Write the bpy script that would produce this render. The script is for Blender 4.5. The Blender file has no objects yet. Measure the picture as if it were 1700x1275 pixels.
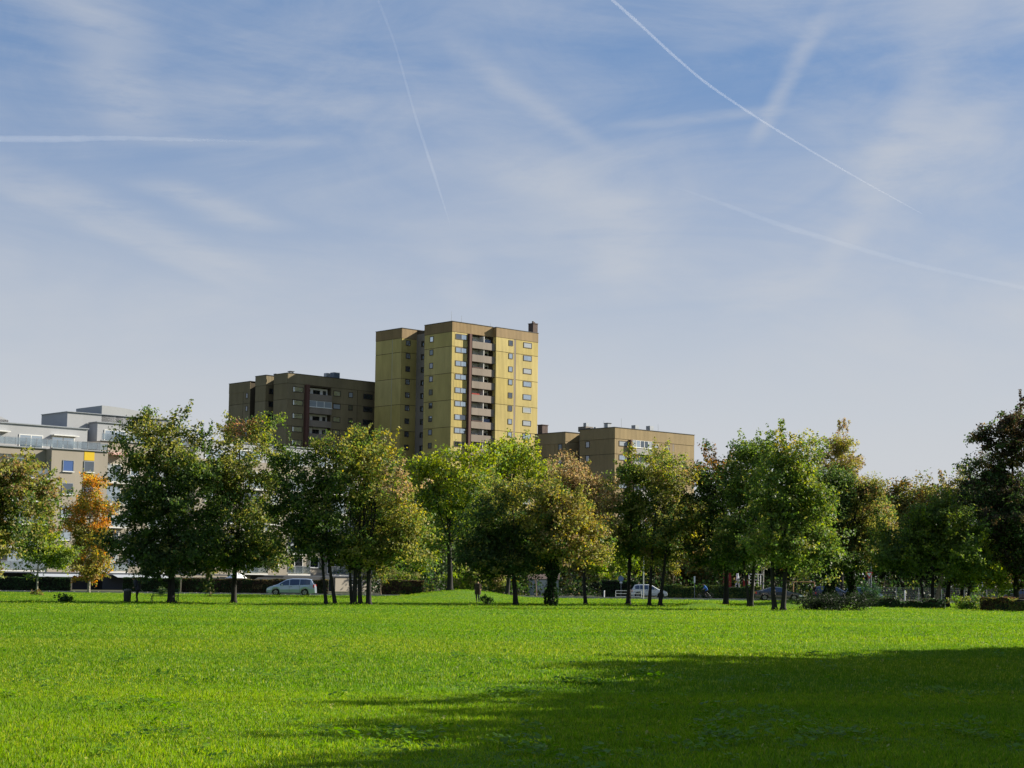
import bpy, math, random
import numpy as np
from mathutils import Vector
rng = np.random.default_rng(7)
random.seed(7)
SC = bpy.context.scene
COL = SC.collection
PI = math.pi
R = math.radians

# ------------------------------------------------------------------ camera
F, EYE = 2900.0, 1.6
ROLL = math.atan(.012)
PITCH = math.atan((966 - 637.5) * math.cos(ROLL) / F)
f0 = np.array([0, math.cos(PITCH), math.sin(PITCH)]); r0 = np.array([1., 0, 0]); u0 = np.cross(r0, f0)
rr = r0 * math.cos(ROLL) + u0 * math.sin(ROLL); uu = -r0 * math.sin(ROLL) + u0 * math.cos(ROLL)
cam = bpy.data.cameras.new('camera'); camo = bpy.data.objects.new('camera', cam); COL.objects.link(camo)
cam.sensor_width = 36; cam.lens = 36 * F / 1700; cam.clip_start = .1; cam.clip_end = 120000
from mathutils import Matrix
camo.matrix_world = Matrix(((rr[0], uu[0], -f0[0], 0), (rr[1], uu[1], -f0[1], 0), (rr[2], uu[2], -f0[2], EYE), (0, 0, 0, 1)))
SC.camera = camo

# ------------------------------------------------------------------ light and sky
SUN_AZ, SUN_EL = 69.0, 28.0        # azimuth clockwise from the viewing direction
SUN_STRENGTH, SKY_STRENGTH, EXPOSURE = 5.0, .072, 1.15
world = bpy.data.worlds.new('World'); SC.world = world; world.use_nodes = True
nt = world.node_tree; nt.nodes.clear()
class NG:
    def __init__(s, nt): s.nt = nt
    def n(s, typ, **kw):
        nd = s.nt.nodes.new(typ)
        for k, v in kw.items(): setattr(nd, k, v)
        return nd
    def l(s, a, b): s.nt.links.new(a, b)
    def math(s, op, a, b=None, c=None, clamp=False):
        nd = s.nt.nodes.new('ShaderNodeMath'); nd.operation = op; nd.use_clamp = clamp
        for i, v in enumerate((a, b, c)):
            if v is None: continue
            if isinstance(v, (int, float)): nd.inputs[i].default_value = v
            else: s.nt.links.new(v, nd.inputs[i])
        return nd.outputs[0]
    def noise(s, vec, scale, detail=4, rough=.55, dist=0.0, w=None):
        nd = s.nt.nodes.new('ShaderNodeTexNoise'); nd.inputs['Scale'].default_value = scale
        nd.inputs['Detail'].default_value = detail; nd.inputs['Roughness'].default_value = rough
        nd.inputs['Distortion'].default_value = dist
        if vec is not None: s.nt.links.new(vec, nd.inputs['Vector'])
        return nd.outputs['Fac']
    def mapping(s, vec, rot=0, scale=(1, 1, 1), loc=(0, 0, 0)):
        nd = s.nt.nodes.new('ShaderNodeMapping'); nd.inputs['Rotation'].default_value = (0, 0, rot)
        nd.inputs['Scale'].default_value = scale; nd.inputs['Location'].default_value = loc
        s.nt.links.new(vec, nd.inputs['Vector']); return nd.outputs[0]
    def smooth(s, v, a, b):
        nd = s.nt.nodes.new('ShaderNodeMapRange'); nd.interpolation_type = 'SMOOTHSTEP'
        s.nt.links.new(v, nd.inputs[0]); nd.inputs[1].default_value = a; nd.inputs[2].default_value = b
        return nd.outputs[0]
    def mix(s, f, a, b, blend='MIX'):
        nd = s.nt.nodes.new('ShaderNodeMix'); nd.data_type = 'RGBA'; nd.blend_type = blend
        for sock, v in ((nd.inputs[0], f), (nd.inputs[6], a), (nd.inputs[7], b)):
            if isinstance(v, (int, float)): sock.default_value = v
            elif isinstance(v, tuple): sock.default_value = (*v, 1)
            else: s.nt.links.new(v, sock)
        return nd.outputs[2]
g = NG(nt)
sky = g.n('ShaderNodeTexSky', sky_type='NISHITA'); sky.sun_disc = False
sky.sun_elevation = R(SUN_EL); sky.sun_rotation = R(SUN_AZ); sky.altitude = 100
sky.air_density = 1.0; sky.dust_density = 1.2; sky.ozone_density = 1.6
tc = g.n('ShaderNodeTexCoord').outputs['Generated']
sep = g.n('ShaderNodeSeparateXYZ'); g.l(tc, sep.inputs[0])
zc = g.math('MAXIMUM', sep.outputs[2], .01)
px_ = g.math('DIVIDE', sep.outputs[0], zc); py_ = g.math('DIVIDE', sep.outputs[1], zc)
cmb = g.n('ShaderNodeCombineXYZ'); g.l(px_, cmb.inputs[0]); g.l(py_, cmb.inputs[1])
P = cmb.outputs[0]                                   # position on a cloud sheet one unit up
def ray_plane(px, py):
    d = f0 + rr * (px - 850) / F + uu * (637.5 - py) / F
    return np.array([d[0] / d[2], d[1] / d[2]])
# broad high veil: cirrus drawn out along two directions of the sky (azimuth / elevation space), the same all round
az_ = g.math('ARCTAN2', sep.outputs[0], sep.outputs[1]); el_ = g.math('ARCSINE', sep.outputs[2])
cmb2 = g.n('ShaderNodeCombineXYZ'); g.l(g.math('MULTIPLY', az_, 6.0), cmb2.inputs[0]); g.l(g.math('MULTIPLY', el_, 6.0), cmb2.inputs[1])
Q = cmb2.outputs[0]
big = g.noise(g.mapping(Q, 0, (.8, .8, 1), (2.2, .4, 0)), 1.0, 4, .5, .3)
s1 = g.noise(g.mapping(Q, R(-58), (.75, 3.0, 1), (3, 1, 0)), 1.0, 8, .62, .7)      # rising to the right
s2 = g.noise(g.mapping(Q, R(32), (.6, 2.8, 1), (7, 2, 0)), 1.0, 8, .62, .7)        # falling to the right
s3 = g.noise(g.mapping(Q, R(-20), (1.2, 2.2, 1), (1, 5, 0)), 1.6, 7, .65, 1.3)
sel = g.smooth(az_, -.16, .12)
lay = g.math('ADD', g.math('MULTIPLY', s1, sel), g.math('MULTIPLY', s2, g.math('SUBTRACT', 1.0, sel)))
veil = g.math('ADD', g.math('MULTIPLY', lay, .55), g.math('ADD', g.math('MULTIPLY', big, .38), g.math('MULTIPLY', s3, .17)))
veil = g.smooth(veil, .40, .80)
veil = g.math('MULTIPLY', veil, .62)
# old spread contrails: soft straight streaks on the same sheet
wob = g.noise(P, 1.2, 5, .6)
def streak(p0, p1, width, amt, fade=.25, soft=1.0):
    a = ray_plane(*p0); b = ray_plane(*p1)
    d = b - a; L = float(np.linalg.norm(d)); t = d / L; n = np.array([-t[1], t[0]])
    dn = g.math('SUBTRACT', g.math('ADD', g.math('MULTIPLY', px_, float(n[0])), g.math('MULTIPLY', py_, float(n[1]))), float(n @ a))
    dn = g.math('ADD', dn, g.math('MULTIPLY', g.math('SUBTRACT', wob, .5), width * 1.6))
    dt = g.math('DIVIDE', g.math('SUBTRACT', g.math('ADD', g.math('MULTIPLY', px_, float(t[0])), g.math('MULTIPLY', py_, float(t[1]))), float(t @ a)), L)
    core = g.math('SUBTRACT', 1.0, g.smooth(g.math('ABSOLUTE', dn), 0.0, width))
    e = g.math('MULTIPLY', g.smooth(dt, -fade * .4, fade), g.math('SUBTRACT', 1.0, g.smooth(dt, 1 - fade, 1 + fade * .4)))
    ns = g.noise(P, 3.5, 5, .65)
    return g.math('MULTIPLY', g.math('MULTIPLY', core, e), g.math('MULTIPLY', g.smooth(ns, .15, .6), min(.6, amt * 1.35)))
streaks = [((1385, 0), (1245, 250), .035, .26), ((1620, -60), (1370, 480), .09, .22), ((-60, 250), (470, 480), .17, .26), ((-60, 282), (430, 492), .10, .20),
           ((735, 60), (1010, 260), .06, .18), ((1010, 210), (1330, 180), .07, .20), ((240, 295), (460, 385), .16, .30), ((110, -40), (260, 240), .15, .30),
           ((240, 235), (570, 236), .09, .16), ((760, 240), (1060, 360), .20, .22), ((1070, 300), (1010, 480), .16, .2), ((1660, 120), (1480, 330), .2, .26),
           ((740, 380), (770, 520), .14, .18), ((1320, 440), (1260, 520), .22, .25), ((1430, 30), (1100, 90), .1, .12)]
tot = veil
for s_ in streaks:
    v = streak(*s_)
    tot = g.math('SUBTRACT', 1.0, g.math('MULTIPLY', g.math('SUBTRACT', 1.0, tot), g.math('SUBTRACT', 1.0, v)))
hz = g.math('SUBTRACT', 1.0, g.smooth(sep.outputs[2], -.02, .33))        # haze thickening towards the horizon, all the way round
hz = g.math('MULTIPLY', g.math('POWER', hz, 1.25), .96)
tot2 = g.math('SUBTRACT', 1.0, g.math('MULTIPLY', g.math('SUBTRACT', 1.0, tot), g.math('SUBTRACT', 1.0, g.math('MULTIPLY', hz, .6))))
skyc = g.mix(1.0, sky.outputs[0], (.50, .78, 1.18), 'MULTIPLY')
deep = g.mix(.8, skyc, (1.02, 1.68, 2.8))
c1 = g.mix(hz, deep, (4.5, 4.5, 4.42))
c2 = g.mix(tot2, c1, (3.7, 3.82, 4.05))
bg = g.n('ShaderNodeBackground'); g.l(c2, bg.inputs[0]); bg.inputs[1].default_value = SKY_STRENGTH
g.l(bg.outputs[0], g.n('ShaderNodeOutputWorld').inputs[0])
sl = bpy.data.lights.new('sun', 'SUN'); sl.energy = SUN_STRENGTH; sl.angle = R(.5); sl.color = (1, .92, .77)
so = bpy.data.objects.new('sun', sl); COL.objects.link(so)
sd = Vector((math.sin(R(SUN_AZ)) * math.cos(R(SUN_EL)), math.cos(R(SUN_AZ)) * math.cos(R(SUN_EL)), math.sin(R(SUN_EL))))
so.rotation_euler = sd.to_track_quat('Z', 'Y').to_euler(); so.location = (60, -20, 80)
SC.view_settings.view_transform = 'Standard'; SC.view_settings.look = 'None'; SC.view_settings.gamma = 1
SC.view_settings.exposure = EXPOSURE
try: SC.view_settings.use_curve_mapping = False
except Exception: pass
SC.cycles.max_bounces = 8; SC.cycles.diffuse_bounces = 5; SC.cycles.glossy_bounces = 2; SC.cycles.transmission_bounces = 4
SC.cycles.transparent_max_bounces = 8; SC.cycles.volume_bounces = 1; SC.cycles.caustics_reflective = False; SC.cycles.caustics_refractive = False

# ------------------------------------------------------------------ helpers
def hz_ground(x, y):
    m = .78 * math.exp(-((x + 4.2) / 4.6) ** 2 - ((y - 160) / 11) ** 2)
    m += .35 * math.exp(-((x - 13.5) / 1.6) ** 2 - ((y - 122) / 3.0) ** 2)
    m += .55 * math.exp(-((x - 23.5) / 4.6) ** 2 - ((y - 133) / 6) ** 2)
    return m
def horizon(px): return 966 + .012 * (px - 850)
def depth(px, base): return EYE * F / (base - horizon(px))
def pt(px, py, Y):
    d = f0 + rr * (px - 850) / F + uu * (637.5 - py) / F
    d = d * (Y / d[1]); return np.array([d[0], d[1], d[2] + EYE])
def spot(px, base):
    """ground position seen at a pixel"""
    Y = depth(px, base)
    for _ in range(3):
        p = pt(px, base, Y); h = hz_ground(p[0], p[1]); Y = (EYE - h) * F / (base - horizon(px))
    p = pt(px, base, Y); return Vector((p[0], p[1], hz_ground(p[0], p[1])))
def tag(o, label=None, cat=None, group=None, kind=None):
    if label: o['label'] = label
    if cat: o['category'] = cat
    if group: o['group'] = group
    if kind: o['kind'] = kind
    return o
def link(o, parent=None):
    COL.objects.link(o)
    if parent is not None: o.parent = parent
    return o
def empty(name, loc, rz=0.0):
    o = bpy.data.objects.new(name, None); o.location = loc; o.rotation_euler = (0, 0, rz); o.empty_display_size = .5
    return link(o)
def mesh_obj(name, verts, faces, mat, parent=None, smooth=False):
    me = bpy.data.meshes.new(name); me.from_pydata([tuple(v) for v in verts], [], faces)
    if mat is not None: me.materials.append(mat)
    if smooth: me.polygons.foreach_set('use_smooth', [True] * len(me.polygons))
    return link(bpy.data.objects.new(name, me), parent)
def inst(name, me, parent=None, loc=(0, 0, 0), rz=0.0, scale=(1, 1, 1)):
    o = bpy.data.objects.new(name, me); o.location = loc; o.rotation_euler = (0, 0, rz); o.scale = scale
    return link(o, parent)
class MB:
    def __init__(s): s.v = []; s.f = []
    def add(s, v, f):
        k = len(s.v); s.v += [tuple(p) for p in v]; s.f += [tuple(i + k for i in q) for q in f]; return s
    def box(s, x0, x1, y0, y1, z0, z1):
        return s.add([(x0, y0, z0), (x1, y0, z0), (x1, y1, z0), (x0, y1, z0), (x0, y0, z1), (x1, y0, z1), (x1, y1, z1), (x0, y1, z1)],
                     [(0, 3, 2, 1), (4, 5, 6, 7), (0, 1, 5, 4), (1, 2, 6, 5), (2, 3, 7, 6), (3, 0, 4, 7)])
    def tube(s, pts, rads, n=8, caps=True):
        pts = [np.array(p, float) for p in pts]; base = len(s.v); ref = np.array([.31, .93, .11])
        for i, p in enumerate(pts):
            t = pts[min(i + 1, len(pts) - 1)] - pts[max(i - 1, 0)]; t = t / (np.linalg.norm(t) + 1e-9)
            a = np.cross(t, ref); a /= np.linalg.norm(a) + 1e-9; b = np.cross(t, a)
            for k in range(n):
                w = 2 * PI * k / n; s.v.append(tuple(p + (a * math.cos(w) + b * math.sin(w)) * rads[i]))
        for i in range(len(pts) - 1):
            for k in range(n):
                k2 = (k + 1) % n; s.f.append((base + i * n + k, base + i * n + k2, base + (i + 1) * n + k2, base + (i + 1) * n + k))
        if caps:
            s.f.append(tuple(base + k for k in range(n))[::-1]); s.f.append(tuple(base + (len(pts) - 1) * n + k for k in range(n)))
        return s
    def build(s, name, mat, parent=None, smooth=False): return mesh_obj(name, s.v, s.f, mat, parent, smooth)

MATS = {}
def mat(name, col, rough=.8, metal=0.0, spec=.3, var=0.0, vscale=3.0, bump=0.0, bscale=20.0, col2=None, stretch=(1, 1, 1), emit=None, coat=0.0):
    if name in MATS: return MATS[name]
    m = bpy.data.materials.new(name); m.use_nodes = True; n = NG(m.node_tree)
    b = m.node_tree.nodes['Principled BSDF']
    b.inputs['Roughness'].default_value = rough; b.inputs['Metallic'].default_value = metal; b.inputs['Specular IOR Level'].default_value = spec
    b.inputs['Coat Weight'].default_value = coat
    b.inputs['Base Color'].default_value = (*col, 1)
    if var > 0 or col2:
        t = n.n('ShaderNodeTexCoord').outputs['Object']; t = n.mapping(t, 0, stretch)
        f = n.noise(t, vscale, 5, .6)
        f = n.smooth(f, .3, .7)
        c2 = col2 or tuple(min(1, c * (1 + var)) for c in col); c1 = col if col2 else tuple(c * (1 - var) for c in col)
        n.l(n.mix(f, c1, c2), b.inputs['Base Color'])
    if bump > 0:
        t = n.n('ShaderNodeTexCoord').outputs['Object']
        bn = n.n('ShaderNodeBump'); bn.inputs['Strength'].default_value = bump; bn.inputs['Distance'].default_value = .02
        n.l(n.noise(n.mapping(t, 0, stretch), bscale, 4, .6), bn.inputs['Height']); n.l(bn.outputs[0], b.inputs['Normal'])
    MATS[name] = m; return m

def leaf_mat():
    m = bpy.data.materials.new('leaf'); m.use_nodes = True; n = NG(m.node_tree); m.node_tree.nodes.clear()
    at = n.n('ShaderNodeAttribute', attribute_name='tint').outputs['Color']
    p = n.n('ShaderNodeBsdfPrincipled'); p.inputs['Roughness'].default_value = .55; p.inputs['Specular IOR Level'].default_value = .25
    n.l(at, p.inputs['Base Color'])
    tr = n.n('ShaderNodeBsdfTranslucent'); hs = n.n('ShaderNodeHueSaturation'); hs.inputs['Saturation'].default_value = 1.15; hs.inputs['Value'].default_value = 1.35
    n.l(at, hs.inputs['Color']); n.l(hs.outputs[0], tr.inputs[0])
    mx = n.n('ShaderNodeMixShader'); mx.inputs[0].default_value = .48
    n.l(p.outputs[0], mx.inputs[1]); n.l(tr.outputs[0], mx.inputs[2]); n.l(mx.outputs[0], n.n('ShaderNodeOutputMaterial').inputs[0])
    return m
LEAF = leaf_mat()
BARK = mat('bark', (.022, .02, .018), .9, var=.5, vscale=3, stretch=(4, 4, .6), bump=.6, bscale=9)
BARK_PALE = mat('bark_pale', (.30, .28, .24), .85, col2=(.12, .10, .08), vscale=5, stretch=(1, 1, 2.5), bump=.3)
BARK_TAN = mat('bark_tan', (.20, .15, .10), .9, var=.4, vscale=4, stretch=(4, 4, .6), bump=.5)

DG, GR, MG, YG, OL, BR, TN, OR, BY = ((.040, .085, .026), (.075, .14, .032), (.12, .195, .03), (.235, .31, .024), (.20, .225, .05), (.21, .16, .07),
                                       (.27, .215, .115), (.52, .27, .03), (.29, .28, .035))
def leaf_mesh(name, cen, nor, size, tint, aspect=.62):
    N = len(cen)
    nor = nor / (np.linalg.norm(nor, axis=1, keepdims=True) + 1e-9)
    t = rng.normal(size=(N, 3)); t[:, 2] -= .5; t -= nor * (t * nor).sum(1, keepdims=True); t /= np.linalg.norm(t, axis=1, keepdims=True) + 1e-9
    b = np.cross(nor, t); L = size[:, None] * .5; W = L * aspect
    fold = nor * (L * rng.uniform(.1, .5, (N, 1)))
    v = np.empty((N, 4, 3), np.float32)
    v[:, 0] = cen - t * L; v[:, 1] = cen + b * W + fold; v[:, 2] = cen + t * L; v[:, 3] = cen - b * W + fold
    me = bpy.data.meshes.new(name)
    me.vertices.add(4 * N); me.vertices.foreach_set('co', v.reshape(-1))
    me.loops.add(4 * N); me.loops.foreach_set('vertex_index', np.arange(4 * N, dtype=np.int32))
    me.polygons.add(N); me.polygons.foreach_set('loop_start', np.arange(0, 4 * N, 4, dtype=np.int32))
    me.update(calc_edges=True)
    a = me.attributes.new('tint', 'FLOAT_COLOR', 'POINT')
    c = np.ones((N, 4, 4), np.float32); c[:, :, :3] = tint[:, None, :]
    a.data.foreach_set('color', c.reshape(-1)); me.materials.append(LEAF)
    return me
def crown_points(blobs, n_cl, per, sig, shell=.5, spikes=.12, droop=0.0, nb=7):
    """blobs: (cx,cy,cz,rx,ry,rz); leaf centres, outward dirs and cluster index: boughs made of clusters made of leaves"""
    blobs = np.array(blobs, float); w = (blobs[:, 3] * blobs[:, 5]) + .25 * blobs[:, 3] * blobs[:, 4]; w /= w.sum()
    n_b = max(min(n_cl, 26), n_cl // nb); k = rng.choice(len(blobs), n_b, p=w); B = blobs[k]
    d = rng.normal(size=(n_b, 3)); d /= np.linalg.norm(d, axis=1, keepdims=True)
    r = rng.uniform(0, 1, n_b) ** shell
    sp = rng.random(n_b) < spikes
    lump = 1 + .16 * np.sin(5 * d[:, 0] + 3 * k) * np.sin(4.3 * d[:, 2] + 1.7 * k + 2 * d[:, 1])
    r = np.where(sp, rng.uniform(.95, 1.15, n_b), r * lump)
    cb = B[:, :3] + d * B[:, 3:] * r[:, None]
    bi = rng.integers(0, n_b, n_cl); sp = sp[bi]; d = d[bi]
    bs = sig * 1.75
    g3 = np.clip(rng.normal(size=(n_cl, 3)), -1.7, 1.7)
    slope = rng.normal(size=(n_b, 2)) * .3
    o3 = g3 * np.array([1, 1, .38]) * bs * np.where(sp, .55, rng.uniform(.8, 1.15, n_cl))[:, None]
    o3[:, 2] += o3[:, 0] * slope[bi, 0] + o3[:, 1] * slope[bi, 1] - .12 * (o3[:, 0] ** 2 + o3[:, 1] ** 2)
    c = cb[bi] + o3
    N = n_cl * per
    ci = np.repeat(np.arange(n_cl), per)
    cs = np.where(sp, .5, rng.uniform(.6, 1.1, n_cl)) * sig * .8
    off = np.clip(rng.normal(size=(N, 3)), -1.8, 1.8) * cs[ci][:, None] * np.array([1, 1, .6])
    tilt = rng.normal(size=(n_cl, 2)) * .35
    od = d * .8 + np.array([0, 0, .6]) + rng.normal(size=(n_cl, 3)) * .3; od /= np.linalg.norm(od, axis=1, keepdims=True)
    ln = np.where(sp, rng.uniform(1.6, 3.2, n_cl), rng.uniform(.2, 1.1, n_cl)) * sig
    off *= np.where(sp, .5, 1.0)[ci][:, None]
    off += od[ci] * (rng.uniform(-.6, 1.0, N) * ln[ci])[:, None]
    off[:, 2] += (off[:, 0] * tilt[ci, 0] + off[:, 1] * tilt[ci, 1]) - droop * (off[:, 0] ** 2 + off[:, 1] ** 2)
    return c, c[ci] + off, d[ci], ci
def tree(name, label, px, base, blobs, pal, trunks=None, n=13000, leaf=.24, sig=.38, per=40, group=None, bark=None, r=None, Y=None, cat='tree',
         patches=(), limbs=16, ry=1.0, shell=.5, spikes=.2, droop=0.0, lean=0.0, ivy=None, z0=None, aspect=.62, dy=None):
    """px/base: where the trunk meets the ground in the photograph; blobs (x,y,rx,ry) outlines in photograph pixels at the tree's own distance"""
    if Y is None: p = spot(px, base)
    else:
        q = pt(px, base, Y); p = Vector((q[0], Y, hz_ground(q[0], Y)))
    Yd = p.y; m = Yd / F
    root = empty(name, p); tag(root, label, cat, group)
    Bl = []
    for i, b in enumerate(blobs):
        q = pt(b[0], b[1], Yd) - np.array(p); rx = b[2] * m; rz = b[3] * m
        yo = (b[4] if len(b) > 4 else (rng.uniform(-.25, .25) * rx))
        Bl.append((q[0], yo, q[2], rx, min(max(rx, rz * .6), 5.0) * ry, rz))
    n = int(n * 1.3); leaf *= .86; n_cl = max(12, int(n / per))
    c, P_, out, ci = crown_points(Bl, n_cl, per, sig, shell, spikes, droop)
    P_[:, 2] = np.maximum(P_[:, 2], .15)
    cols = np.array([q[0] for q in pal]); w = np.array([q[1] for q in pal], float); w /= w.sum()
    tint = cols[rng.choice(len(cols), n_cl, p=w)]
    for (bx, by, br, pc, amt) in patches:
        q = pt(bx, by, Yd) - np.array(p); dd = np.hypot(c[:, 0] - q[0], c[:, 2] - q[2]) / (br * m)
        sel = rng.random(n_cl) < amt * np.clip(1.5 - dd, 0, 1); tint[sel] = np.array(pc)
    tint = tint[ci]
    swap = rng.random(len(tint)) < .25; tint[swap] = cols[rng.choice(len(cols), swap.sum(), p=w)]
    tint = tint * rng.uniform(.72, 1.3, (len(tint), 1)) * (1 + rng.normal(size=(len(tint), 3)) * .06)
    tint = (tint * .87 + tint.mean(axis=1, keepdims=True) * .13) * np.array([1.22, 1.08, .95])
    tint = np.clip(tint, .004, .9)
    nor = rng.normal(size=P_.shape) * .75 + out * .55 + np.array([0, 0, .35])
    size = rng.uniform(.65, 1.35, len(P_)) * leaf
    me = leaf_mesh('crown', P_, nor, size, tint, aspect)
    link(bpy.data.objects.new('crown', me), root)
    # trunk and limbs
    mb = MB(); bark = bark or BARK
    if trunks is None: trunks = [(px, r or 5.5, None)]
    tops = []
    zmid = np.mean([b[2] for b in Bl]); ztop = max(b[2] + b[5] * .55 for b in Bl); zlow = min(b[2] - b[5] for b in Bl)
    for (tx, tr, tp) in trunks:
        q = pt(tx, base, Yd) - np.array(p); rad = tr * m
        if tp is None: e = np.array([np.mean([b[0] for b in Bl]) * .5 + q[0] * .5, 0, ztop * .86])
        else: e = pt(tp[0], tp[1], Yd) - np.array(p)
        pts = []; rads = []; K = 8
        ph = rng.uniform(0, 6); am = rng.uniform(.3, 1.0) * rad * .8
        for i in range(K + 1):
            f = i / K; x = q[0] * (1 - f) + e[0] * f + math.sin(ph + 4 * f) * am * f * (1 - f) * 4; z = e[2] * f
            if len(trunks[0]) > 3: pass
            pts.append((x, math.cos(ph + 3 * f) * am * f, z if i else -.15)); rads.append(rad * (1.45 if i == 0 else .93) * (1 - f * .78))
        mb.tube([pts[0], (pts[0][0] * .9 + pts[1][0] * .1, 0, .25 * min(1, e[2] / 6))] + pts[1:], [rads[0] * 1.25, rad * 1.02] + rads[1:], 8)
        tops.append((pts, rad))
    sel = rng.permutation(n_cl)[:limbs * len(trunks)]
    for j in sel:
        tgt = c[j]; pts, rad = tops[rng.integers(len(tops))]
        cand = [i for i in range(2, len(pts) - 1) if pts[i][2] < tgt[2] - .3] or [3]
        i = cand[-1] if rng.random() < .6 else cand[rng.integers(len(cand))]
        i = max(i, 3) if len(pts) > 4 else i
        a = np.array(pts[i]); d = tgt - a; mid = a + d * .5 + np.array([0, 0, .12 * np.linalg.norm(d)]) + rng.normal(size=3) * .15
        rb = rad * (1 - i / 8 * .78) * .42
        mb.tube([a, a * .5 + mid * .5 + rng.normal(size=3) * .05, mid, tgt], [rb, rb * .75, rb * .5, rb * .15], 5, caps=False)
    mb.build('trunk', bark, root, smooth=True)
    if ivy:
        (w_, ztop_, nn) = ivy
        Pc = []
        for (pts, rad) in tops:
            zs = rng.uniform(0, 1, nn) ** 1.0 * ztop_
            xs = np.interp(zs, [q[2] for q in pts], [q[0] for q in pts]); ys = np.interp(zs, [q[2] for q in pts], [q[1] for q in pts])
            an = rng.uniform(0, 2 * PI, nn); rd = (rad + w_ * rng.uniform(.3, 1, nn)) * (1 + .3 * np.sin(zs * 3.1))
            Pc.append(np.stack([xs + np.cos(an) * rd, ys + np.sin(an) * rd, zs], 1))
        Pc = np.concatenate(Pc)
        me = leaf_mesh('ivy', Pc, rng.normal(size=Pc.shape), rng.uniform(.12, .22, len(Pc)), np.array(DG)[None] * .6 * rng.uniform(.5, 1.6, (len(Pc), 1)))
        o = link(bpy.data.objects.new('ivy', me), root); o['kind'] = 'stuff'
    return root
def shrub(name, label, px, base, blobs, pal, n=2500, leaf=.16, sig=.2, per=25, group=None, Y=None, cat='shrub', shell=.6, stems=7, aspect=.6, spikes=.12):
    if Y is None: p = spot(px, base)
    else:
        q = pt(px, base, Y); p = Vector((q[0], Y, hz_ground(q[0], Y)))
    m = p.y / F; root = empty(name, p); tag(root, label, cat, group)
    Bl = []
    for b in blobs:
        q = pt(b[0], b[1], p.y) - np.array(p); Bl.append((q[0], rng.uniform(-.2, .2), q[2], b[2] * m, min(b[2] * m, 1.8), b[3] * m))
    n_cl = max(8, n // per); c, P_, out, ci = crown_points(Bl, n_cl, per, sig, shell, spikes)
    P_[:, 2] = np.maximum(P_[:, 2], .02)
    cols = np.array([q[0] for q in pal]); w = np.array([q[1] for q in pal], float); w /= w.sum()
    tint = cols[rng.choice(len(cols), n_cl, p=w)][ci] * rng.uniform(.65, 1.35, (len(ci), 1))
    me = leaf_mesh('foliage', P_, rng.normal(size=P_.shape) * .8 + out * .4 + np.array([0, 0, .3]), rng.uniform(.6, 1.4, len(P_)) * leaf, np.clip(tint, .004, .9), aspect)
    link(bpy.data.objects.new('foliage', me), root)
    mb = MB()
    for i in range(stems):
        t = c[rng.integers(n_cl)]; mb.tube([(t[0] * .3, t[1] * .3, -.05), (t[0] * .7, t[1] * .7, t[2] * .5), tuple(t)], [.03, .02, .01], 4, caps=False)
    mb.build('stem', BARK, root)
    return root
def hedge(name, label, a, b, height, thick, pal, n, leaf=.1, group=None, top_twigs=0, uneven=.05):
    """clipped hedge from ground point a to b: dark inner body, leaves over its faces"""
    a = Vector(a); b = Vector(b); L = (b - a).length; rz = math.atan2(b.y - a.y, b.x - a.x)
    root = empty(name, a, rz); tag(root, label, 'hedge', group)
    k = int(max(2, L / .7)); mb = MB(); vs = []; fs = []
    for i in range(k + 1):
        x = L * i / k; h = height - .09 + rng.normal() * uneven * .5; t = thick / 2 - .08 + rng.normal() * .02
        vs += [(x, -t, 0), (x, -t * .92, h), (x, t * .92, h), (x, t, 0)]
    for i in range(k):
        for j in range(3): q = i * 4 + j; fs.append((q, q + 4, q + 5, q + 1))
    fs += [(0, 1, 2, 3), (k * 4 + 3, k * 4 + 2, k * 4 + 1, k * 4)]
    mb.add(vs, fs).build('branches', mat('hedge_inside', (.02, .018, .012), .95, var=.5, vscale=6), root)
    N = n; f = rng.random(N); P_ = np.empty((N, 3)); x = rng.uniform(0, L, N); t = thick / 2
    hh = height + uneven * np.sin(x * 1.3) + uneven * .6 * np.sin(x * 3.7 + 1)
    side = f < .74
    P_[:, 0] = x; P_[:, 1] = np.where(side, -t + np.abs(rng.normal(size=N)) * .04, rng.uniform(-t, t, N)); P_[:, 2] = np.where(side, rng.uniform(0, 1, N) * hh, hh - np.abs(rng.normal(size=N)) * .05)
    P_[:, 1] += .05 * np.sin(x * 2.1) * side
    cols = np.array([q[0] for q in pal]); w = np.array([q[1] for q in pal], float); w /= w.sum()
    blk = (np.floor(x / 1.1) * 7 + np.floor(P_[:, 2] / .5) * 3).astype(int); tb = cols[rng.choice(len(cols), 4000, p=w)]
    tint = np.where((rng.random(N) < .5)[:, None], tb[blk % 4000], cols[rng.choice(len(cols), N, p=w)]) * rng.uniform(.55, 1.45, (N, 1))
    nor = np.where(side[:, None], [[0, -1, .35]], [[0, 0, 1]]) + rng.normal(size=(N, 3)) * .55
    me = leaf_mesh('foliage', P_, nor, rng.uniform(.6, 1.4, N) * leaf, np.clip(tint, .004, .9), .7)
    o = link(bpy.data.objects.new('foliage', me), root); o['kind'] = 'stuff'
    return root

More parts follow.
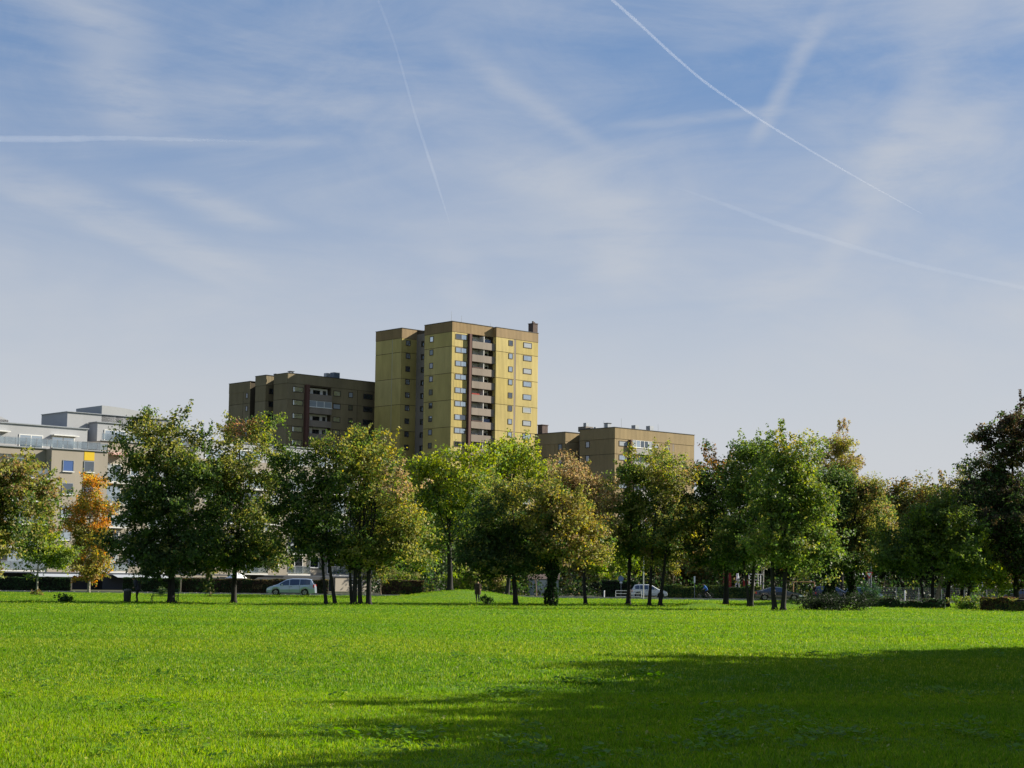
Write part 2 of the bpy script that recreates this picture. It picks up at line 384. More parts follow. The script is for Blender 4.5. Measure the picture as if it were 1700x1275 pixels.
# ------------------------------------------------------------------ ground
def grass_ground_mat():
    m = bpy.data.materials.new('grass_ground'); m.use_nodes = True; n = NG(m.node_tree); b = m.node_tree.nodes['Principled BSDF']
    b.inputs['Roughness'].default_value = .85; b.inputs['Specular IOR Level'].default_value = .15
    t = n.n('ShaderNodeTexCoord').outputs['Object']
    big = n.smooth(n.noise(n.mapping(t, .3, (.06, .12, 1)), 1, 5, .6, .5), .35, .68)
    mid = n.smooth(n.noise(t, 1.1, 6, .7), .3, .7); fine = n.smooth(n.noise(t, 14, 5, .75), .25, .75)
    c = n.mix(big, (.066, .16, .003), (.088, .205, .004)); c = n.mix(n.math('MULTIPLY', mid, .55), c, (.045, .11, .003))
    c = n.mix(n.math('MULTIPLY', fine, .4), c, (.14, .22, .012)); n.l(c, b.inputs['Base Color'])
    bn = n.n('ShaderNodeBump'); bn.inputs['Strength'].default_value = 1; bn.inputs['Distance'].default_value = .06
    n.l(n.noise(t, 9, 6, .8), bn.inputs['Height']); n.l(bn.outputs[0], b.inputs['Normal'])
    return m
def axis(parts):
    a = []
    for lo, hi, st in parts: a += list(np.arange(lo, hi, st))
    a.append(parts[-1][1]); return np.array(a)
xs = axis([(-4000, -400, 600), (-400, -60, 40), (-60, 70, 1.3), (70, 400, 40), (400, 4000, 600)])
ys = axis([(-400, -20, 60), (-20, 0, 4), (0, 60, 1.5), (60, 180, 1.3), (180, 500, 40), (500, 6000, 700)])
gx, gy = np.meshgrid(xs, ys); zz = np.vectorize(hz_ground)(gx, gy)
zz += .02 * np.sin(gx * .35 + 1) * np.sin(gy * .22) * ((gy > 0) & (gy < 170))
W_ = len(xs)
gv = np.stack([gx, gy, zz], -1).reshape(-1, 3); gf = [(j * W_ + i, j * W_ + i + 1, (j + 1) * W_ + i + 1, (j + 1) * W_ + i) for j in range(len(ys) - 1) for i in range(W_ - 1)]
lawn = mesh_obj('lawn', gv, gf, grass_ground_mat(), smooth=True); tag(lawn, 'wide mown park lawn with a low rise between the trees', kind='structure')
def strip(name, label, y0, y1, slope, z, m, x0=-400, x1=400, n=80):
    vs = []; fs = []
    for i in range(n + 1):
        x = x0 + (x1 - x0) * i / n; vs += [(x, y0 + slope * x, z), (x, y1 + slope * x, z)]
    for i in range(n): fs.append((2 * i, 2 * i + 2, 2 * i + 3, 2 * i + 1))
    o = mesh_obj(name, vs, fs, m); tag(o, label, kind='structure'); return o
RS = .07
strip('footpath', 'pale gravel footpath along the far edge of the lawn', 174.6, 176.4, RS, .008, mat('path', (.36, .32, .25), .9, var=.25, vscale=2))
strip('road', 'grey asphalt street behind the park lawn', 178.6, 185.2, RS, .008, mat('asphalt', (.055, .055, .058), .85, var=.25, vscale=.8))
mb = MB()
for i in range(-60, 61):
    for yy in (178.5, 185.25): mb.box(i * 2.5, i * 2.5 + 2.47, yy + RS * i * 2.5, yy + RS * i * 2.5 + .15, -.05, .12)
k_ = mb.build('kerb', mat('kerb', (.32, .31, .29), .85, var=.2)); tag(k_, 'row of grey kerb stones edging the street', kind='structure')
strip('yard', 'dark soil and shrub ground in front of the flats', 186.0, 480, RS, .006, mat('soil', (.045, .05, .022), .95, var=.4, vscale=.6))

# ------------------------------------------------------------------ buildings
AZ = R(43)
def wall_mat(name, col, rib=True, var=.12, stain=.42):
    m = bpy.data.materials.new(name); m.use_nodes = True; n = NG(m.node_tree); b = m.node_tree.nodes['Principled BSDF']
    b.inputs['Roughness'].default_value = .75; b.inputs['Specular IOR Level'].default_value = .2
    geo = n.n('ShaderNodeNewGeometry').outputs['Position']
    v1 = n.smooth(n.noise(n.mapping(geo, 0, (.35, .35, .12)), 1, 4, .6), .3, .7)
    st = n.smooth(n.noise(n.mapping(geo, 0, (3, 3, .15)), 1, 4, .7), .5, .8)
    c = n.mix(v1, tuple(x * (1 - var) for x in col), tuple(min(1, x * (1 + var)) for x in col))
    c = n.mix(n.math('MULTIPLY', st, stain), c, tuple(x * .55 for x in col)); orn = n.n('ShaderNodeObjectInfo').outputs['Random']; hs = n.n('ShaderNodeHueSaturation'); n.l(n.math('ADD', n.math('MULTIPLY', orn, .13), .935), hs.inputs['Value']); n.l(n.math('ADD', n.math('MULTIPLY', orn, -.1), 1.03), hs.inputs['Saturation']); n.l(c, hs.inputs['Color']); n.l(hs.outputs[0], b.inputs['Base Color'])
    if rib:
        wv = n.n('ShaderNodeTexWave', wave_type='BANDS', bands_direction='X'); wv.inputs['Scale'].default_value = .8; wv.inputs['Distortion'].default_value = 0
        mp = n.mapping(geo, -AZ, (1, 1, 1)); mp2 = n.n('ShaderNodeSeparateXYZ'); n.l(mp, mp2.inputs[0])
        cb = n.n('ShaderNodeCombineXYZ'); n.l(n.math('ADD', mp2.outputs[0], mp2.outputs[1]), cb.inputs[0]); n.l(cb.outputs[0], wv.inputs['Vector'])
        bn = n.n('ShaderNodeBump'); bn.inputs['Strength'].default_value = .35; bn.inputs['Distance'].default_value = .04
        n.l(wv.outputs['Fac'], bn.inputs['Height']); n.l(bn.outputs[0], b.inputs['Normal'])
    MATS[name] = m; return m
def glass_mat(name, tint, dark, amt):
    m = bpy.data.materials.new(name); m.use_nodes = True; n = NG(m.node_tree); m.node_tree.nodes.clear()
    gl = n.n('ShaderNodeBsdfGlossy'); gl.inputs['Color'].default_value = (*tint, 1); gl.inputs['Roughness'].default_value = .04
    df = n.n('ShaderNodeBsdfDiffuse'); mx = n.n('ShaderNodeMixShader'); mx.inputs[0].default_value = amt
    geo = n.n('ShaderNodeNewGeometry').outputs['Position']
    c = n.mix(n.smooth(n.noise(n.mapping(geo, 0, (1.2, 1.2, .5)), 1, 2, .5), .35, .65), tuple(x * .5 for x in dark), dark); n.l(c, df.inputs[0])
    n.l(df.outputs[0], mx.inputs[1]); n.l(gl.outputs[0], mx.inputs[2]); n.l(mx.outputs[0], n.n('ShaderNodeOutputMaterial').inputs[0]); MATS[name] = m; return m
GLASS = glass_mat('glass_bright', (.85, .95, 1), (.16, .19, .22), .6)
GLASS2 = glass_mat('glass_dark', (.8, .9, 1), (.03, .035, .04), .22)
BLIND = mat('blind', (.27, .30, .33), .5, var=.12, vscale=2, stretch=(.1, .1, 6))
FRAME = mat('window_frame_brown', (.06, .045, .035), .6)
FRAME_W = mat('window_frame_white', (.7, .7, .68), .5)
YEL = wall_mat('panel_yellow', (.43, .34, .115)); CAP = wall_mat('panel_brown', (.25, .17, .08)); OCH = wall_mat('panel_ochre', (.27, .20, .10)); OCH2 = wall_mat('panel_dark_ochre', (.20, .16, .09))
JOINT = mat('joint', (.07, .055, .035), .9); GREYW = wall_mat('wall_grey', (.20, .175, .15), rib=False); REDF = mat('fin_red', (.105, .05, .04), .8, var=.2)
PARA = wall_mat('balcony_taupe', (.235, .195, .16), rib=False); LOGW = mat('loggia_wall', (.68, .66, .62), .8, var=.08); COPE = mat('coping', (.05, .05, .05), .6)
METAL = mat('metal_grey', (.28, .30, .33), .45, metal=.6, var=.1); BLUEM = mat('roof_unit_blue', (.10, .13, .17), .5)
_cube = {}
def cube(m):
    if m.name not in _cube:
        me = bpy.data.meshes.new('panel'); b = MB().box(0, 1, 0, 1, 0, 1); me.from_pydata(b.v, [], b.f); me.materials.append(m); _cube[m.name] = me
    return _cube[m.name]
def bx(parent, name, m, x0, x1, y0, y1, z0, z1):
    return inst(name, cube(m), parent, (x0, y0, z0), 0, (x1 - x0, y1 - y0, z1 - z0))
_win = {}
def window(parent, face, a0, a1, z0, z1, plane, panes=1, glass=None, frame=None, sill=False, fw=.13, name='window', hinge=None):
    """face 'R': plane v=plane facing -v, runs along u;  'L': plane u=plane facing -u, runs along v"""
    frame = frame or FRAME; w = round(a1 - a0, 2); h = round(z1 - z0, 2); key = (w, h, panes, frame.name, fw)
    if key not in _win:
        b = MB(); b.box(0, w, -.07, .03, 0, fw); b.box(0, w, -.07, .03, h - fw, h); b.box(0, fw, -.068, .03, fw, h - fw); b.box(w - fw, w, -.068, .03, fw, h - fw)
        for k in range(1, panes): b.box(w * k / panes - fw / 2, w * k / panes + fw / 2, -.066, .03, fw, h - fw)
        me = bpy.data.meshes.new(name); me.from_pydata(b.v, [], b.f); me.materials.append(frame)
        pw = (w - fw * (panes + 1)) / panes if panes > 1 else w - 2 * fw
        _win[key] = (me, pw)
    me, pw = _win[key]
    if face == 'R': o = inst(name, me, parent, (a0, plane, z0), 0)
    else: o = inst(name, me, parent, (plane, a1, z0), -PI / 2)
    for k in range(panes):
        x = fw * .9 if k == 0 else w * k / panes + fw * .45
        x1 = (w * (k + 1) / panes - fw * .45) if k < panes - 1 else w - fw * .9
        gm = glass if glass else GLASS
        if isinstance(gm, (list, tuple)): gm = gm[rng.integers(len(gm))]
        bx(o, 'pane', gm, x, x1, -.035, -.01, fw * .9, h - fw * .9)
    if sill: bx(o, 'sill', FRAME_W, -.06, w + .06, -.16, -.071, -.09, 0)
    return o
def panels(parent, m, face, plane, spans, zs, name='facade_panel', t=.06, gap=.05):
    for (a0, a1) in spans:
        for z0, z1 in zip(zs[:-1], zs[1:]):
            z0, z1 = min(z0, z1), max(z0, z1)
            if face == 'R': bx(parent, name, m, a0 + gap / 2, a1 - gap / 2, plane - t, plane, z0 + gap, z1 - gap)
            elif face == 'RP': bx(parent, name, m, a0 + gap / 2, a1 - gap / 2, plane - t, plane, z0 + gap, z1 - gap)
            else: bx(parent, name, m, plane - t, plane, a0 + gap / 2, a1 - gap / 2, z0 + gap, z1 - gap)
def vent(parent, u, v, z, w=.9, h=1.0, m=None, cap=True):
    c = bx(parent, 'roof_vent', m or METAL, u, u + w, v, v + w, z - .3, z + h)
    return c
FL = 2.82
# --- yellow tower
T = empty('apartment_tower', (-12.63, 361.5, 0), AZ); tag(T, 'tall yellow panel apartment tower with brown cap and a column of loggias', 'apartment building')
ROOF, CB = 55.6, 53.45
bands = [CB, 50.4] + [50.4 - 5.65 * k for k in range(1, 9)] + [0]
core = MB().box(.06, 5.1, .06, 24, 0, 55.3).box(5.1, 11.6, 1.45, 24, 0, 55.3).box(11.66, 24, -.94, 24, 0, 55.2)
core.box(-.74, 24, 15.6, 24.5, 0, 55.32)
# recess: cut by leaving v 9..15.5 open up to u=3.4
core2 = MB().box(.06, 3.4, .06, 8.9, 0, 55.3).box(3.4, 5.1, .06, 15.6, 0, 55.3).box(5.1, 11.6, 1.45, 15.6, 0, 55.3).box(11.66, 24, -.94, 15.6, 0, 55.2).box(-.74, 24, 15.601, 24.5, 0, 55.32)
core2.build('wall', JOINT, T)
panels(T, YEL, 'R', .06, [(0, .6), (.6, 4.3)], bands)
panels(T, YEL, 'R', -.94, [(11.6, 16.85), (17.4, 24.0)], bands)
bx(T, 'downpipe_channel', PARA, 16.87, 17.38, -.99, -.94, 0, CB)
panels(T, YEL, 'L', .06, [(0.0, 8.9)], bands)
panels(T, YEL, 'L', 11.66, [(-1.0, .0)], bands)
panels(T, YEL, 'L', -.74, [(15.6, 18.65), (18.8, 24.5)], bands)
bx(T, 'joint_strip', mat('joint_light', (.42, .40, .28), .8), -.79, -.74, 18.66, 18.79, 0, CB)
panels(T, YEL, 'R', 15.6, [(-.74, 3.4)], bands)
bx(T, 'recess_wall', GREYW, 3.33, 3.4, 8.92, 15.5, 0, 54.6)
for nm, a in (('R', (0, 5.05)), ('R', (5.05, 11.6))): panels(T, CAP, 'R', .06 if a[0] == 0 else .3, [a], [CB, ROOF], 'parapet_panel', .1 if a[0] == 0 else .34, .02)
panels(T, CAP, 'R', -.94, [(11.6, 24)], [CB, ROOF - .12], 'parapet_panel', .1, .02)
panels(T, CAP, 'L', 11.66, [(-1.0, .0)], [CB, ROOF - .12], 'parapet_panel', .1, .02)
panels(T, CAP, 'L', .06, [(-.0, 8.95)], [CB, ROOF], 'parapet_panel', .1, .02)
panels(T, CAP, 'L', -.74, [(15.5, 24.5)], [CB, ROOF], 'parapet_panel', .1, .02)
panels(T, CAP, 'R', 15.6, [(-.8, 3.4)], [CB, ROOF], 'parapet_panel', .1, .02)
cp = MB().box(-.12, 5.0, -.12, 8.98, ROOF, ROOF + .1).box(5.0, 11.55, -.12, 12, ROOF, ROOF + .1).box(11.55, 24.1, -1.1, 24, ROOF - .12, ROOF - .02).box(-.9, 24, 15.42, 24.6, ROOF + .001, ROOF + .1)
cp.build('coping', COPE, T)
bx(T, 'pilaster', REDF, 4.45, 5.1, -.58, .06, 8, CB - .05)
NF = 18
for k in range(NF):
    zt = 53.12 - FL * k; zb = zt - 1.2
    if zb < 2: break
    window(T, 'R', 1.0, 4.1, zb + .03, zt, 0.0, 2, [GLASS] * 5 + [GLASS2])
    window(T, 'R', 15.25, 16.45, zb, zt, -1.0, 1, [GLASS, GLASS, GLASS2, BLIND])
    window(T, 'R', 19.6, 22.1, zb, zt, -1.0, 1, [GLASS, GLASS, GLASS, BLIND] if k != 5 else BLIND, frame=None if k != 5 else MATS['joint_light'])
    window(T, 'L', 5.95, 7.15, zb - .15, zt - .12, 0.0, 1, [GLASS2, GLASS2, GLASS, BLIND])
    window(T, 'L', 12.9, 13.9, zb - .15, zt - .12, 3.33, 1, [GLASS2])
    window(T, 'R', .35, 1.6, zb, zt, 15.54, 1, [GLASS2, GLASS2, GLASS])
    # loggia
    f0_ = 50.45 - FL * k
    bx(T, 'balcony_parapet', PARA, 5.15, 11.58, -.62, -.5, f0_, f0_ + 1.48)
    bx(T, 'balcony_floor', PARA, 5.12, 11.6, -.5, 1.45, f0_ - .02, f0_ + .18)
    bx(T, 'balcony_wall', LOGW, 5.12, 11.6, 1.38, 1.449, f0_ + .18, f0_ + FL - .03)
    bx(T, 'partition', LOGW, 8.55, 8.7, -.45, 1.38, f0_ + .18, f0_ + FL - .03)
    window(T, 'R', 5.7, 6.9, f0_ + 1.0, f0_ + 2.5, 1.36, 1, [GLASS2, GLASS2, BLIND], fw=.08)
    window(T, 'R', 9.1, 10.2, f0_ + .3, f0_ + 2.55, 1.36, 1, [GLASS2], fw=.08, name='balcony_door')
    window(T, 'R', 10.35, 11.2, f0_ + 1.2, f0_ + 2.3, 1.36, 1, [GLASS2], fw=.08)
    if k in (2, 6): bx(T, 'balcony_planter', mat('planter_foliage', (.10, .06, .05), .9, var=.6, vscale=5), 5.3, 8.3, -.66, -.46, f0_ + 1.48, f0_ + 1.66)
    if k in (0, 6): bx(T, 'balcony_screen', mat('screen_blue', (.12, .15, .25), .7), 9.2, 11.1, .2, .26, f0_ + .9, f0_ + 2.3)
    if k == 4: bx(T, 'awning', mat('awning_red', (.30, .03, .02), .8), 5.3, 7.4, -.58, -.2, f0_ + 1.5, f0_ + 1.75)
for k in range(NF):
    if k in (0, 1, 3, 5, 7):
        bx(T, 'balcony_chair', mat('chair_white', (.6, .6, .58), .6), 7.3, 7.9, .3, .9, 50.45 - FL * k + .18, 50.45 - FL * k + 1.75)
ch = MB().box(22.5, 23.9, -.9, .6, 55, 57.5).box(22.42, 23.98, -.98, .68, 57.5, 57.64).box(22.7, 23.0, -.6, -.3, 57.64, 58.1).box(23.3, 23.6, -.4, -.1, 57.64, 57.95)
ch.build('chimney', mat('chimney_brown', (.10, .07, .06), .85, var=.2), T)
for (u, v, h) in ((.8, 1.2, 2.3), (5.2, 3, 2.1), (11.8, 1, 1.1), (3.0, 7, .7)): MB().tube([(u, v, 55.4), (u, v, 55.6 + h)], [.05, .03], 5).build('antenna', METAL, T)
vent(T, 6.8, 1.5, 55.6, 1.5, .45, COPE); vent(T, 1.0, 8.4, 55.5, .7, .35)
# --- dark ochre building, left
Lb = empty('apartment_building', (-47.44, 367, 0), AZ); tag(Lb, 'dark ochre flat-roofed apartment block adjoining the left side of the yellow tower', 'apartment building')
RO, CB = 44.95, 42.85
bands = [CB, 39.45] + [39.45 - 5.65 * k for k in range(1, 7)] + [0]
MB().box(.06, 5.4, .06, 5.0, 0, 44.6).box(5.4, 11.5, 1.3, 5.0, 0, 44.6).box(11.5, 24.4, .06, 5.0, 0, 44.6).box(2.4, 24.4, 5.0, 7.25, 0, 44.4).box(-.44, 24.4, 7.2505, 11.1, 0, 44.7).box(2.6, 24.4, 11.1, 13.7, 0, 44.0).box(.06, 24.4, 13.7, 21.9, 0, 43.9).build('wall', JOINT, Lb)
panels(Lb, OCH2, 'R', .06, [(0, 4.45), (11.5, 18.65), (18.75, 24.5)], bands)
panels(Lb, OCH2, 'L', .06, [(0, 5.0), (13.7, 16.3), (16.4, 21.9)], bands)
panels(Lb, OCH2, 'L', -.44, [(7.25, 11.1)], bands)
panels(Lb, OCH2, 'R', 7.25, [(-.44, 2.4)], bands)
panels(Lb, OCH2, 'R', .06, [(0, 12), (12, 24.5)], [CB, RO], 'parapet_panel', .1, .02)
panels(Lb, OCH2, 'L', .06, [(0, 5.0)], [CB, RO], 'parapet_panel', .1, .02); panels(Lb, OCH2, 'L', -.44, [(7.2, 11.15)], [CB, RO + .05], 'parapet_panel', .1, .02)
panels(Lb, OCH2, 'R', 7.25, [(-.5, 2.4)], [CB, RO], 'parapet_panel', .1, .02); panels(Lb, OCH2, 'L', .06, [(13.7, 21.9)], [42.0, 44.2], 'parapet_panel', .1, .02)
MB().box(-.12, 24.6, -.12, 5.1, RO, RO + .09).box(-.6, 24.6, 7.05, 11.25, RO + .06, RO + .15).box(2.3, 24.4, 5.1, 7.05, 44.5, 44.62).box(-.1, 24, 13.6, 22, 44.2, 44.3).build('coping', COPE, Lb)
bx(Lb, 'recess_wall', mat('recess_dark', (.10, .10, .10), .9), 2.33, 2.4, 5.02, 7.2, 0, 44.3); bx(Lb, 'downpipe', FRAME_W, -.05, .05, 11.15, 11.25, 0, 42)
bx(Lb, 'recess_wall', MATS['recess_dark'], 2.53, 2.6, 11.12, 13.68, 0, 43.9)
bx(Lb, 'pilaster', REDF, 4.5, 5.35, -.7, .06, 6, CB)
for k in range(14):
    zt = 42.23 - FL * k; zb = zt - 1.2
    if zb < 2: break
    window(Lb, 'R', 1.4, 4.1, zb, zt, 0.0, 1, [GLASS, GLASS, BLIND] if k > 3 else [BLIND, GLASS]); window(Lb, 'R', 12.1, 14.1, zb, zt, 0.0, 1, [GLASS, BLIND, GLASS2] if k != 0 else GLASS)
    window(Lb, 'R', 16.25, 17.45, zb, zt, 0.0, 1, [GLASS2, GLASS2, BLIND]); window(Lb, 'R', 20.3, 22.9, zb, zt, 0.0, 1, [GLASS2])
    window(Lb, 'R', .3, 1.5, zb, zt, 7.19, 1, GLASS2); window(Lb, 'L', 14.5, 15.3, zb - .5, zt - .5, 0.0, 1, GLASS2)
    fz = 39.65 - FL * k
    if fz < 1: break
    bx(Lb, 'balcony_parapet', PARA, 5.38, 11.48, -.4, -.28, fz, fz + 1.35); bx(Lb, 'balcony_floor', PARA, 5.38, 11.48, -.28, 1.3, fz - .02, fz + .18)
    bx(Lb, 'balcony_wall', LOGW, 5.4, 11.48, 1.22, 1.299, fz + .18, fz + FL - .03)
    if k == 1:
        for j in range(3): window(Lb, 'R', 5.5 + j * 2, 7.48 + j * 2, fz + 1.42, fz + 2.75, -.3, 1, [BLIND, GLASS], frame=FRAME_W, fw=.07, name='balcony_glazing')
        bx(Lb, 'balcony_rail', FRAME_W, 5.4, 11.6, -.47, -.41, fz + 1.3, fz + 1.42)
    else:
        window(Lb, 'R', 5.8, 6.8, fz + 1.1, fz + 2.4, 1.2, 1, [BLIND, GLASS2], fw=.1); window(Lb, 'R', 7.6, 9.4, fz + .3, fz + 2.4, 1.2, 2, GLASS2, fw=.1, name='balcony_door'); window(Lb, 'R', 10.2, 11.0, fz + 1.1, fz + 2.4, 1.2, 1, GLASS2, fw=.1)
for (u, v, w, h, m_) in ((2.7, 2.8, .8, .7, METAL), (3.6, 2.6, 1.6, .25, METAL), (12.6, 3.2, 1.0, 1.35, METAL), (14.7, 3.2, 1.5, 1.7, BLUEM), (9.5, 3, 1.6, .4, COPE), (18.9, 3, 1.4, .35, COPE), (.8, 5.3, 1.0, .35, METAL)): vent(Lb, u, v, 45.0, w, h, m_)
MB().box(2.55, 3.65, 2.65, 3.75, 45.75, 45.85).build('vent_cap', COPE, Lb)
# --- ochre building, right
Rb = empty('apartment_building', (20.64, 348, 0), AZ); tag(Rb, 'lower sunlit ochre apartment block to the right of the yellow tower', 'apartment building')
RO, CB = 32.55, 30.32
bands = [CB, 27.25] + [27.25 - 5.65 * k for k in range(1, 5)] + [0]
MB().box(.06, 4.9, .06, 9.8, 0, 32.2).box(4.9, 10.4, 1.2, 9.8, 0, 32.2).box(10.4, 24, .06, 9.8, 0, 32.2).box(3.2, 24, 9.8, 13.2, 0, 31.9).box(-.74, 24, 13.2, 22.2, 0, 32.2).build('wall', JOINT, Rb)
panels(Rb, OCH, 'R', .06, [(0, .5), (.5, 4.6), (10.6, 17.3), (17.85, 24.1)], bands); bx(Rb, 'downpipe_channel', PARA, 17.32, 17.83, .005, .06, 0, CB)
panels(Rb, OCH, 'L', .06, [(0, 9.8)], bands); panels(Rb, OCH, 'L', -.74, [(13.2, 16.2), (16.25, 22.2)], bands); panels(Rb, OCH, 'R', 13.2, [(-.74, 3.2)], bands)
panels(Rb, OCH, 'R', .06, [(0, 10.6), (10.6, 24.1)], [CB, RO], 'parapet_panel', .12, .02); panels(Rb, OCH, 'L', .06, [(0, 9.8)], [CB, RO], 'parapet_panel', .12, .02)
panels(Rb, OCH, 'L', -.74, [(13.1, 22.2)], [29.95, RO - .3], 'parapet_panel', .12, .02); panels(Rb, OCH, 'R', 13.2, [(-.8, 3.2)], [CB, RO - .3], 'parapet_panel', .1, .02)
bx(Rb, 'recess_wall', GREYW, 3.13, 3.2, 9.82, 13.1, 0, 31.7)
MB().box(-.14, 24.2, -.14, 9.9, RO, RO + .1).box(-.95, 24, 13.0, 22.3, RO - .3, RO - .2).box(3.1, 24, 9.9, 13, 31.9, 32.0).build('coping', COPE, Rb)
bx(Rb, 'pilaster', REDF, 4.1, 4.6, -.62, -.001, 3, CB)
for k in range(10):
    zt = 29.98 - FL * k; zb = zt - 1.1
    if zb < 1.5: break
    window(Rb, 'R', 1.25, 3.7, zb, zt, 0.0, 1, [GLASS, GLASS, BLIND]); window(Rb, 'R', 11.3, 13.0, zb, zt, 0.0, 1, BLIND if k == 0 else [GLASS, GLASS2], frame=PARA if k == 0 else None)
    window(Rb, 'R', 15.1, 16.4, zb, zt, 0.0, 1, [GLASS, BLIND]); window(Rb, 'L', 6.95, 8.1, zb - .1, zt + .1, 0.0, 1, GLASS2); window(Rb, 'L', 14.1, 15.2, zb - .3, zt - .1, -.8, 1, [GLASS2, BLIND])
    window(Rb, 'L', 10.6, 11.5, zb - .1, zt + .1, 3.13, 1, GLASS2)
    fz = 27.5 - FL * k
    if fz < 0: break
    bx(Rb, 'balcony_parapet', mat('balcony_grey', (.30, .29, .28), .8, var=.08), 4.62, 10.58, -.55, -.43, fz, fz + 1.3); bx(Rb, 'balcony_floor', PARA, 4.62, 10.58, -.43, 1.2, fz - .02, fz + .18); bx(Rb, 'balcony_wall', LOGW, 4.92, 10.38, 1.12, 1.199, fz + .18, fz + FL - .03)
    if k % 2 == 0:
        for j, gm in enumerate((BLIND, GLASS, GLASS2, GLASS2, BLIND)): window(Rb, 'R', 4.66 + j * 1.18, 5.82 + j * 1.18, fz + 1.36, fz + 2.8, -.46, 1, gm, frame=FRAME_W, fw=.06, name='balcony_glazing')
        bx(Rb, 'balcony_rail', FRAME_W, 4.6, 10.65, -.64, -.56, fz + 1.26, fz + 1.36)
    else:
        bx(Rb, 'balcony_door', GLASS2, 7, 8.6, 1.08, 1.11, fz + .2, fz + 2.3)
for (u, v, w, h, m_) in ((.6, 2.5, 1.0, 1.0, METAL), (8.2, 2.0, 1.1, 1.15, METAL), (12.6, 2.0, 1.1, 1.3, METAL), (.4, 7.2, 1.3, .35, COPE), (.3, 8.4, 2.2, .7, GREYW), (.9, 8.9, .8, 1.5, METAL), (15.3, 3, 3, .25, COPE), (.2, 5.5, .5, .4, METAL)): vent(Rb, u, v, 32.55, w, h, m_)
MB().box(.5, 1.7, 2.4, 3.6, 33.55, 33.65).build('vent_cap', COPE, Rb)
MB().box(-.6, 1.0, 20.2, 21.6, 31, 34.1).box(-.7, 1.1, 20.1, 21.7, 34.1, 34.25).build('chimney', MATS['chimney_brown'], Rb)
for (u, v, h) in ((1, 4, 1.6), (3, 1, 2), (14, 1, 1.6)): MB().tube([(u, v, 32), (u, v, 32.6 + h)], [.04, .03], 5).build('antenna', METAL, Rb)
# --- beige and white flats, far left
Wb = empty('apartment_building', (-56.36, 214, 0), AZ); tag(Wb, 'long beige block of flats with white stepped penthouse storeys and yellow panels', 'apartment building')
BEI = wall_mat('render_beige', (.31, .275, .225), rib=False, var=.05, stain=.12); WHI = wall_mat('brick_white', (.36, .37, .39), rib=False, var=.04, stain=.08); NAVY = mat('base_navy', (.03, .035, .045), .6)
PYEL = mat('panel_bright_yellow', (.60, .41, .01), .6); BSL = mat('balcony_slab', (.6, .6, .58), .7); BGL = glass_mat('balcony_glass', (.9, .95, 1), (.20, .24, .27), .45); TRIM = mat('trim_dark', (.04, .05, .07), .6)
n_ = NG(BGL.node_tree); out_ = [q for q in BGL.node_tree.nodes if q.type == 'OUTPUT_MATERIAL'][0]; sh_ = out_.inputs[0].links[0].from_socket
tp_ = n_.n('ShaderNodeBsdfTransparent'); tp_.inputs[0].default_value = (.85, .92, .93, 1); mx_ = n_.n('ShaderNodeMixShader'); mx_.inputs[0].default_value = .5; n_.l(sh_, mx_.inputs[1]); n_.l(tp_.outputs[0], mx_.inputs[2]); n_.l(mx_.outputs[0], out_.inputs[0])
wall = MB().box(-30, -.002, 1.5, 13, 2.1, 17.2).box(0, 7.78, 0, 13, 2.1, 17.2).box(7.782, 21, 2.0, 13, 2.1, 18.75).box(21.002, 36, .4, 13, 2.1, 17.2).box(36.002, 50, 2.0, 13, 2.1, 17.2).box(50.002, 57, .2, 11, 2.1, 5.4)
wall.build('wall', BEI, Wb)
MB().box(-30, 8, 2.4, 12.8, 0, 2.098).box(8.002, 57, .6, 12, 0, 2.098).build('base_wall', NAVY, Wb)
MB().box(18, 30, .3, .59, 0, 1.95).box(44, 57, 0, .59, 0, 1.95).build('base_wall', BEI, Wb)
MB().box(-30, 57, -.12, .0, 1.98, 2.12).build('ledge', TRIM, Wb)
pent = MB().box(-30, 6.45, 3, 12, 17.2, 20.15).box(8.4, 21, 4, 12.5, 18.75, 21.25).box(5.3, 20.5, 6.2, 13, 20.16, 22.5).box(22.5, 35, 3, 12, 17.2, 19.9).box(36.5, 49, 4, 12, 17.2, 19.9)
pent.build('penthouse_wall', WHI, Wb)
def vault(u0, u1, v0, v1, z0, z1):
    b = MB(); n_ = 10; vs = []; fs = []
    for i in range(n_ + 1):
        f = i / n_; u = u0 + (u1 - u0) * f; z = z0 + (z1 - z0) * (1 - f * f); vs += [(u, v0, z), (u, v1, z), (u, v0, z0 - 1), (u, v1, z0 - 1)]
    for i in range(n_):
        q = i * 4; fs += [(q, q + 4, q + 5, q + 1), (q + 2, q, q + 4, q + 6)[::-1], (q + 1, q + 5, q + 7, q + 3)[::-1]]
    fs += [(0, 1, 3, 2)]; b.add(vs, fs); return b
vault(10.2, 20.5, 6.2, 12.9, 22.5, 23.7).build('vaulted_roof', WHI, Wb); vault(-14, -2.4, 7, 12.9, 20.9, 23.2).build('vaulted_roof', WHI, Wb)
MB().box(-30, -2.3, 7, 12.9, 20.15, 20.95).build('penthouse_wall', WHI, Wb)
MB().box(-30, 6.6, 2.85, 12, 20.15, 20.28).box(8.25, 21.1, 3.85, 6.1, 21.25, 21.36).box(5.2, 20.6, 6.05, 13, 22.5, 22.58).box(-30, 0, 1.35, 1.6, 17.2, 17.32).box(-.02, 7.9, -.15, .1, 17.2, 17.33).box(7.8, 21, 1.85, 2.1, 18.75, 18.87).box(22.4, 35.1, 2.85, 12, 19.9, 20.0).box(36.4, 49.1, 3.85, 12, 19.9, 20.0).build('roof_edge', METAL, Wb)
MB().box(1.4, 4.9, 2.2, 3.0, 19.05, 19.17).build('canopy', FRAME_W, Wb); MB().box(-7.5, -4.4, 2.2, 3.0, 19.05, 19.17).build('canopy', FRAME_W, Wb)
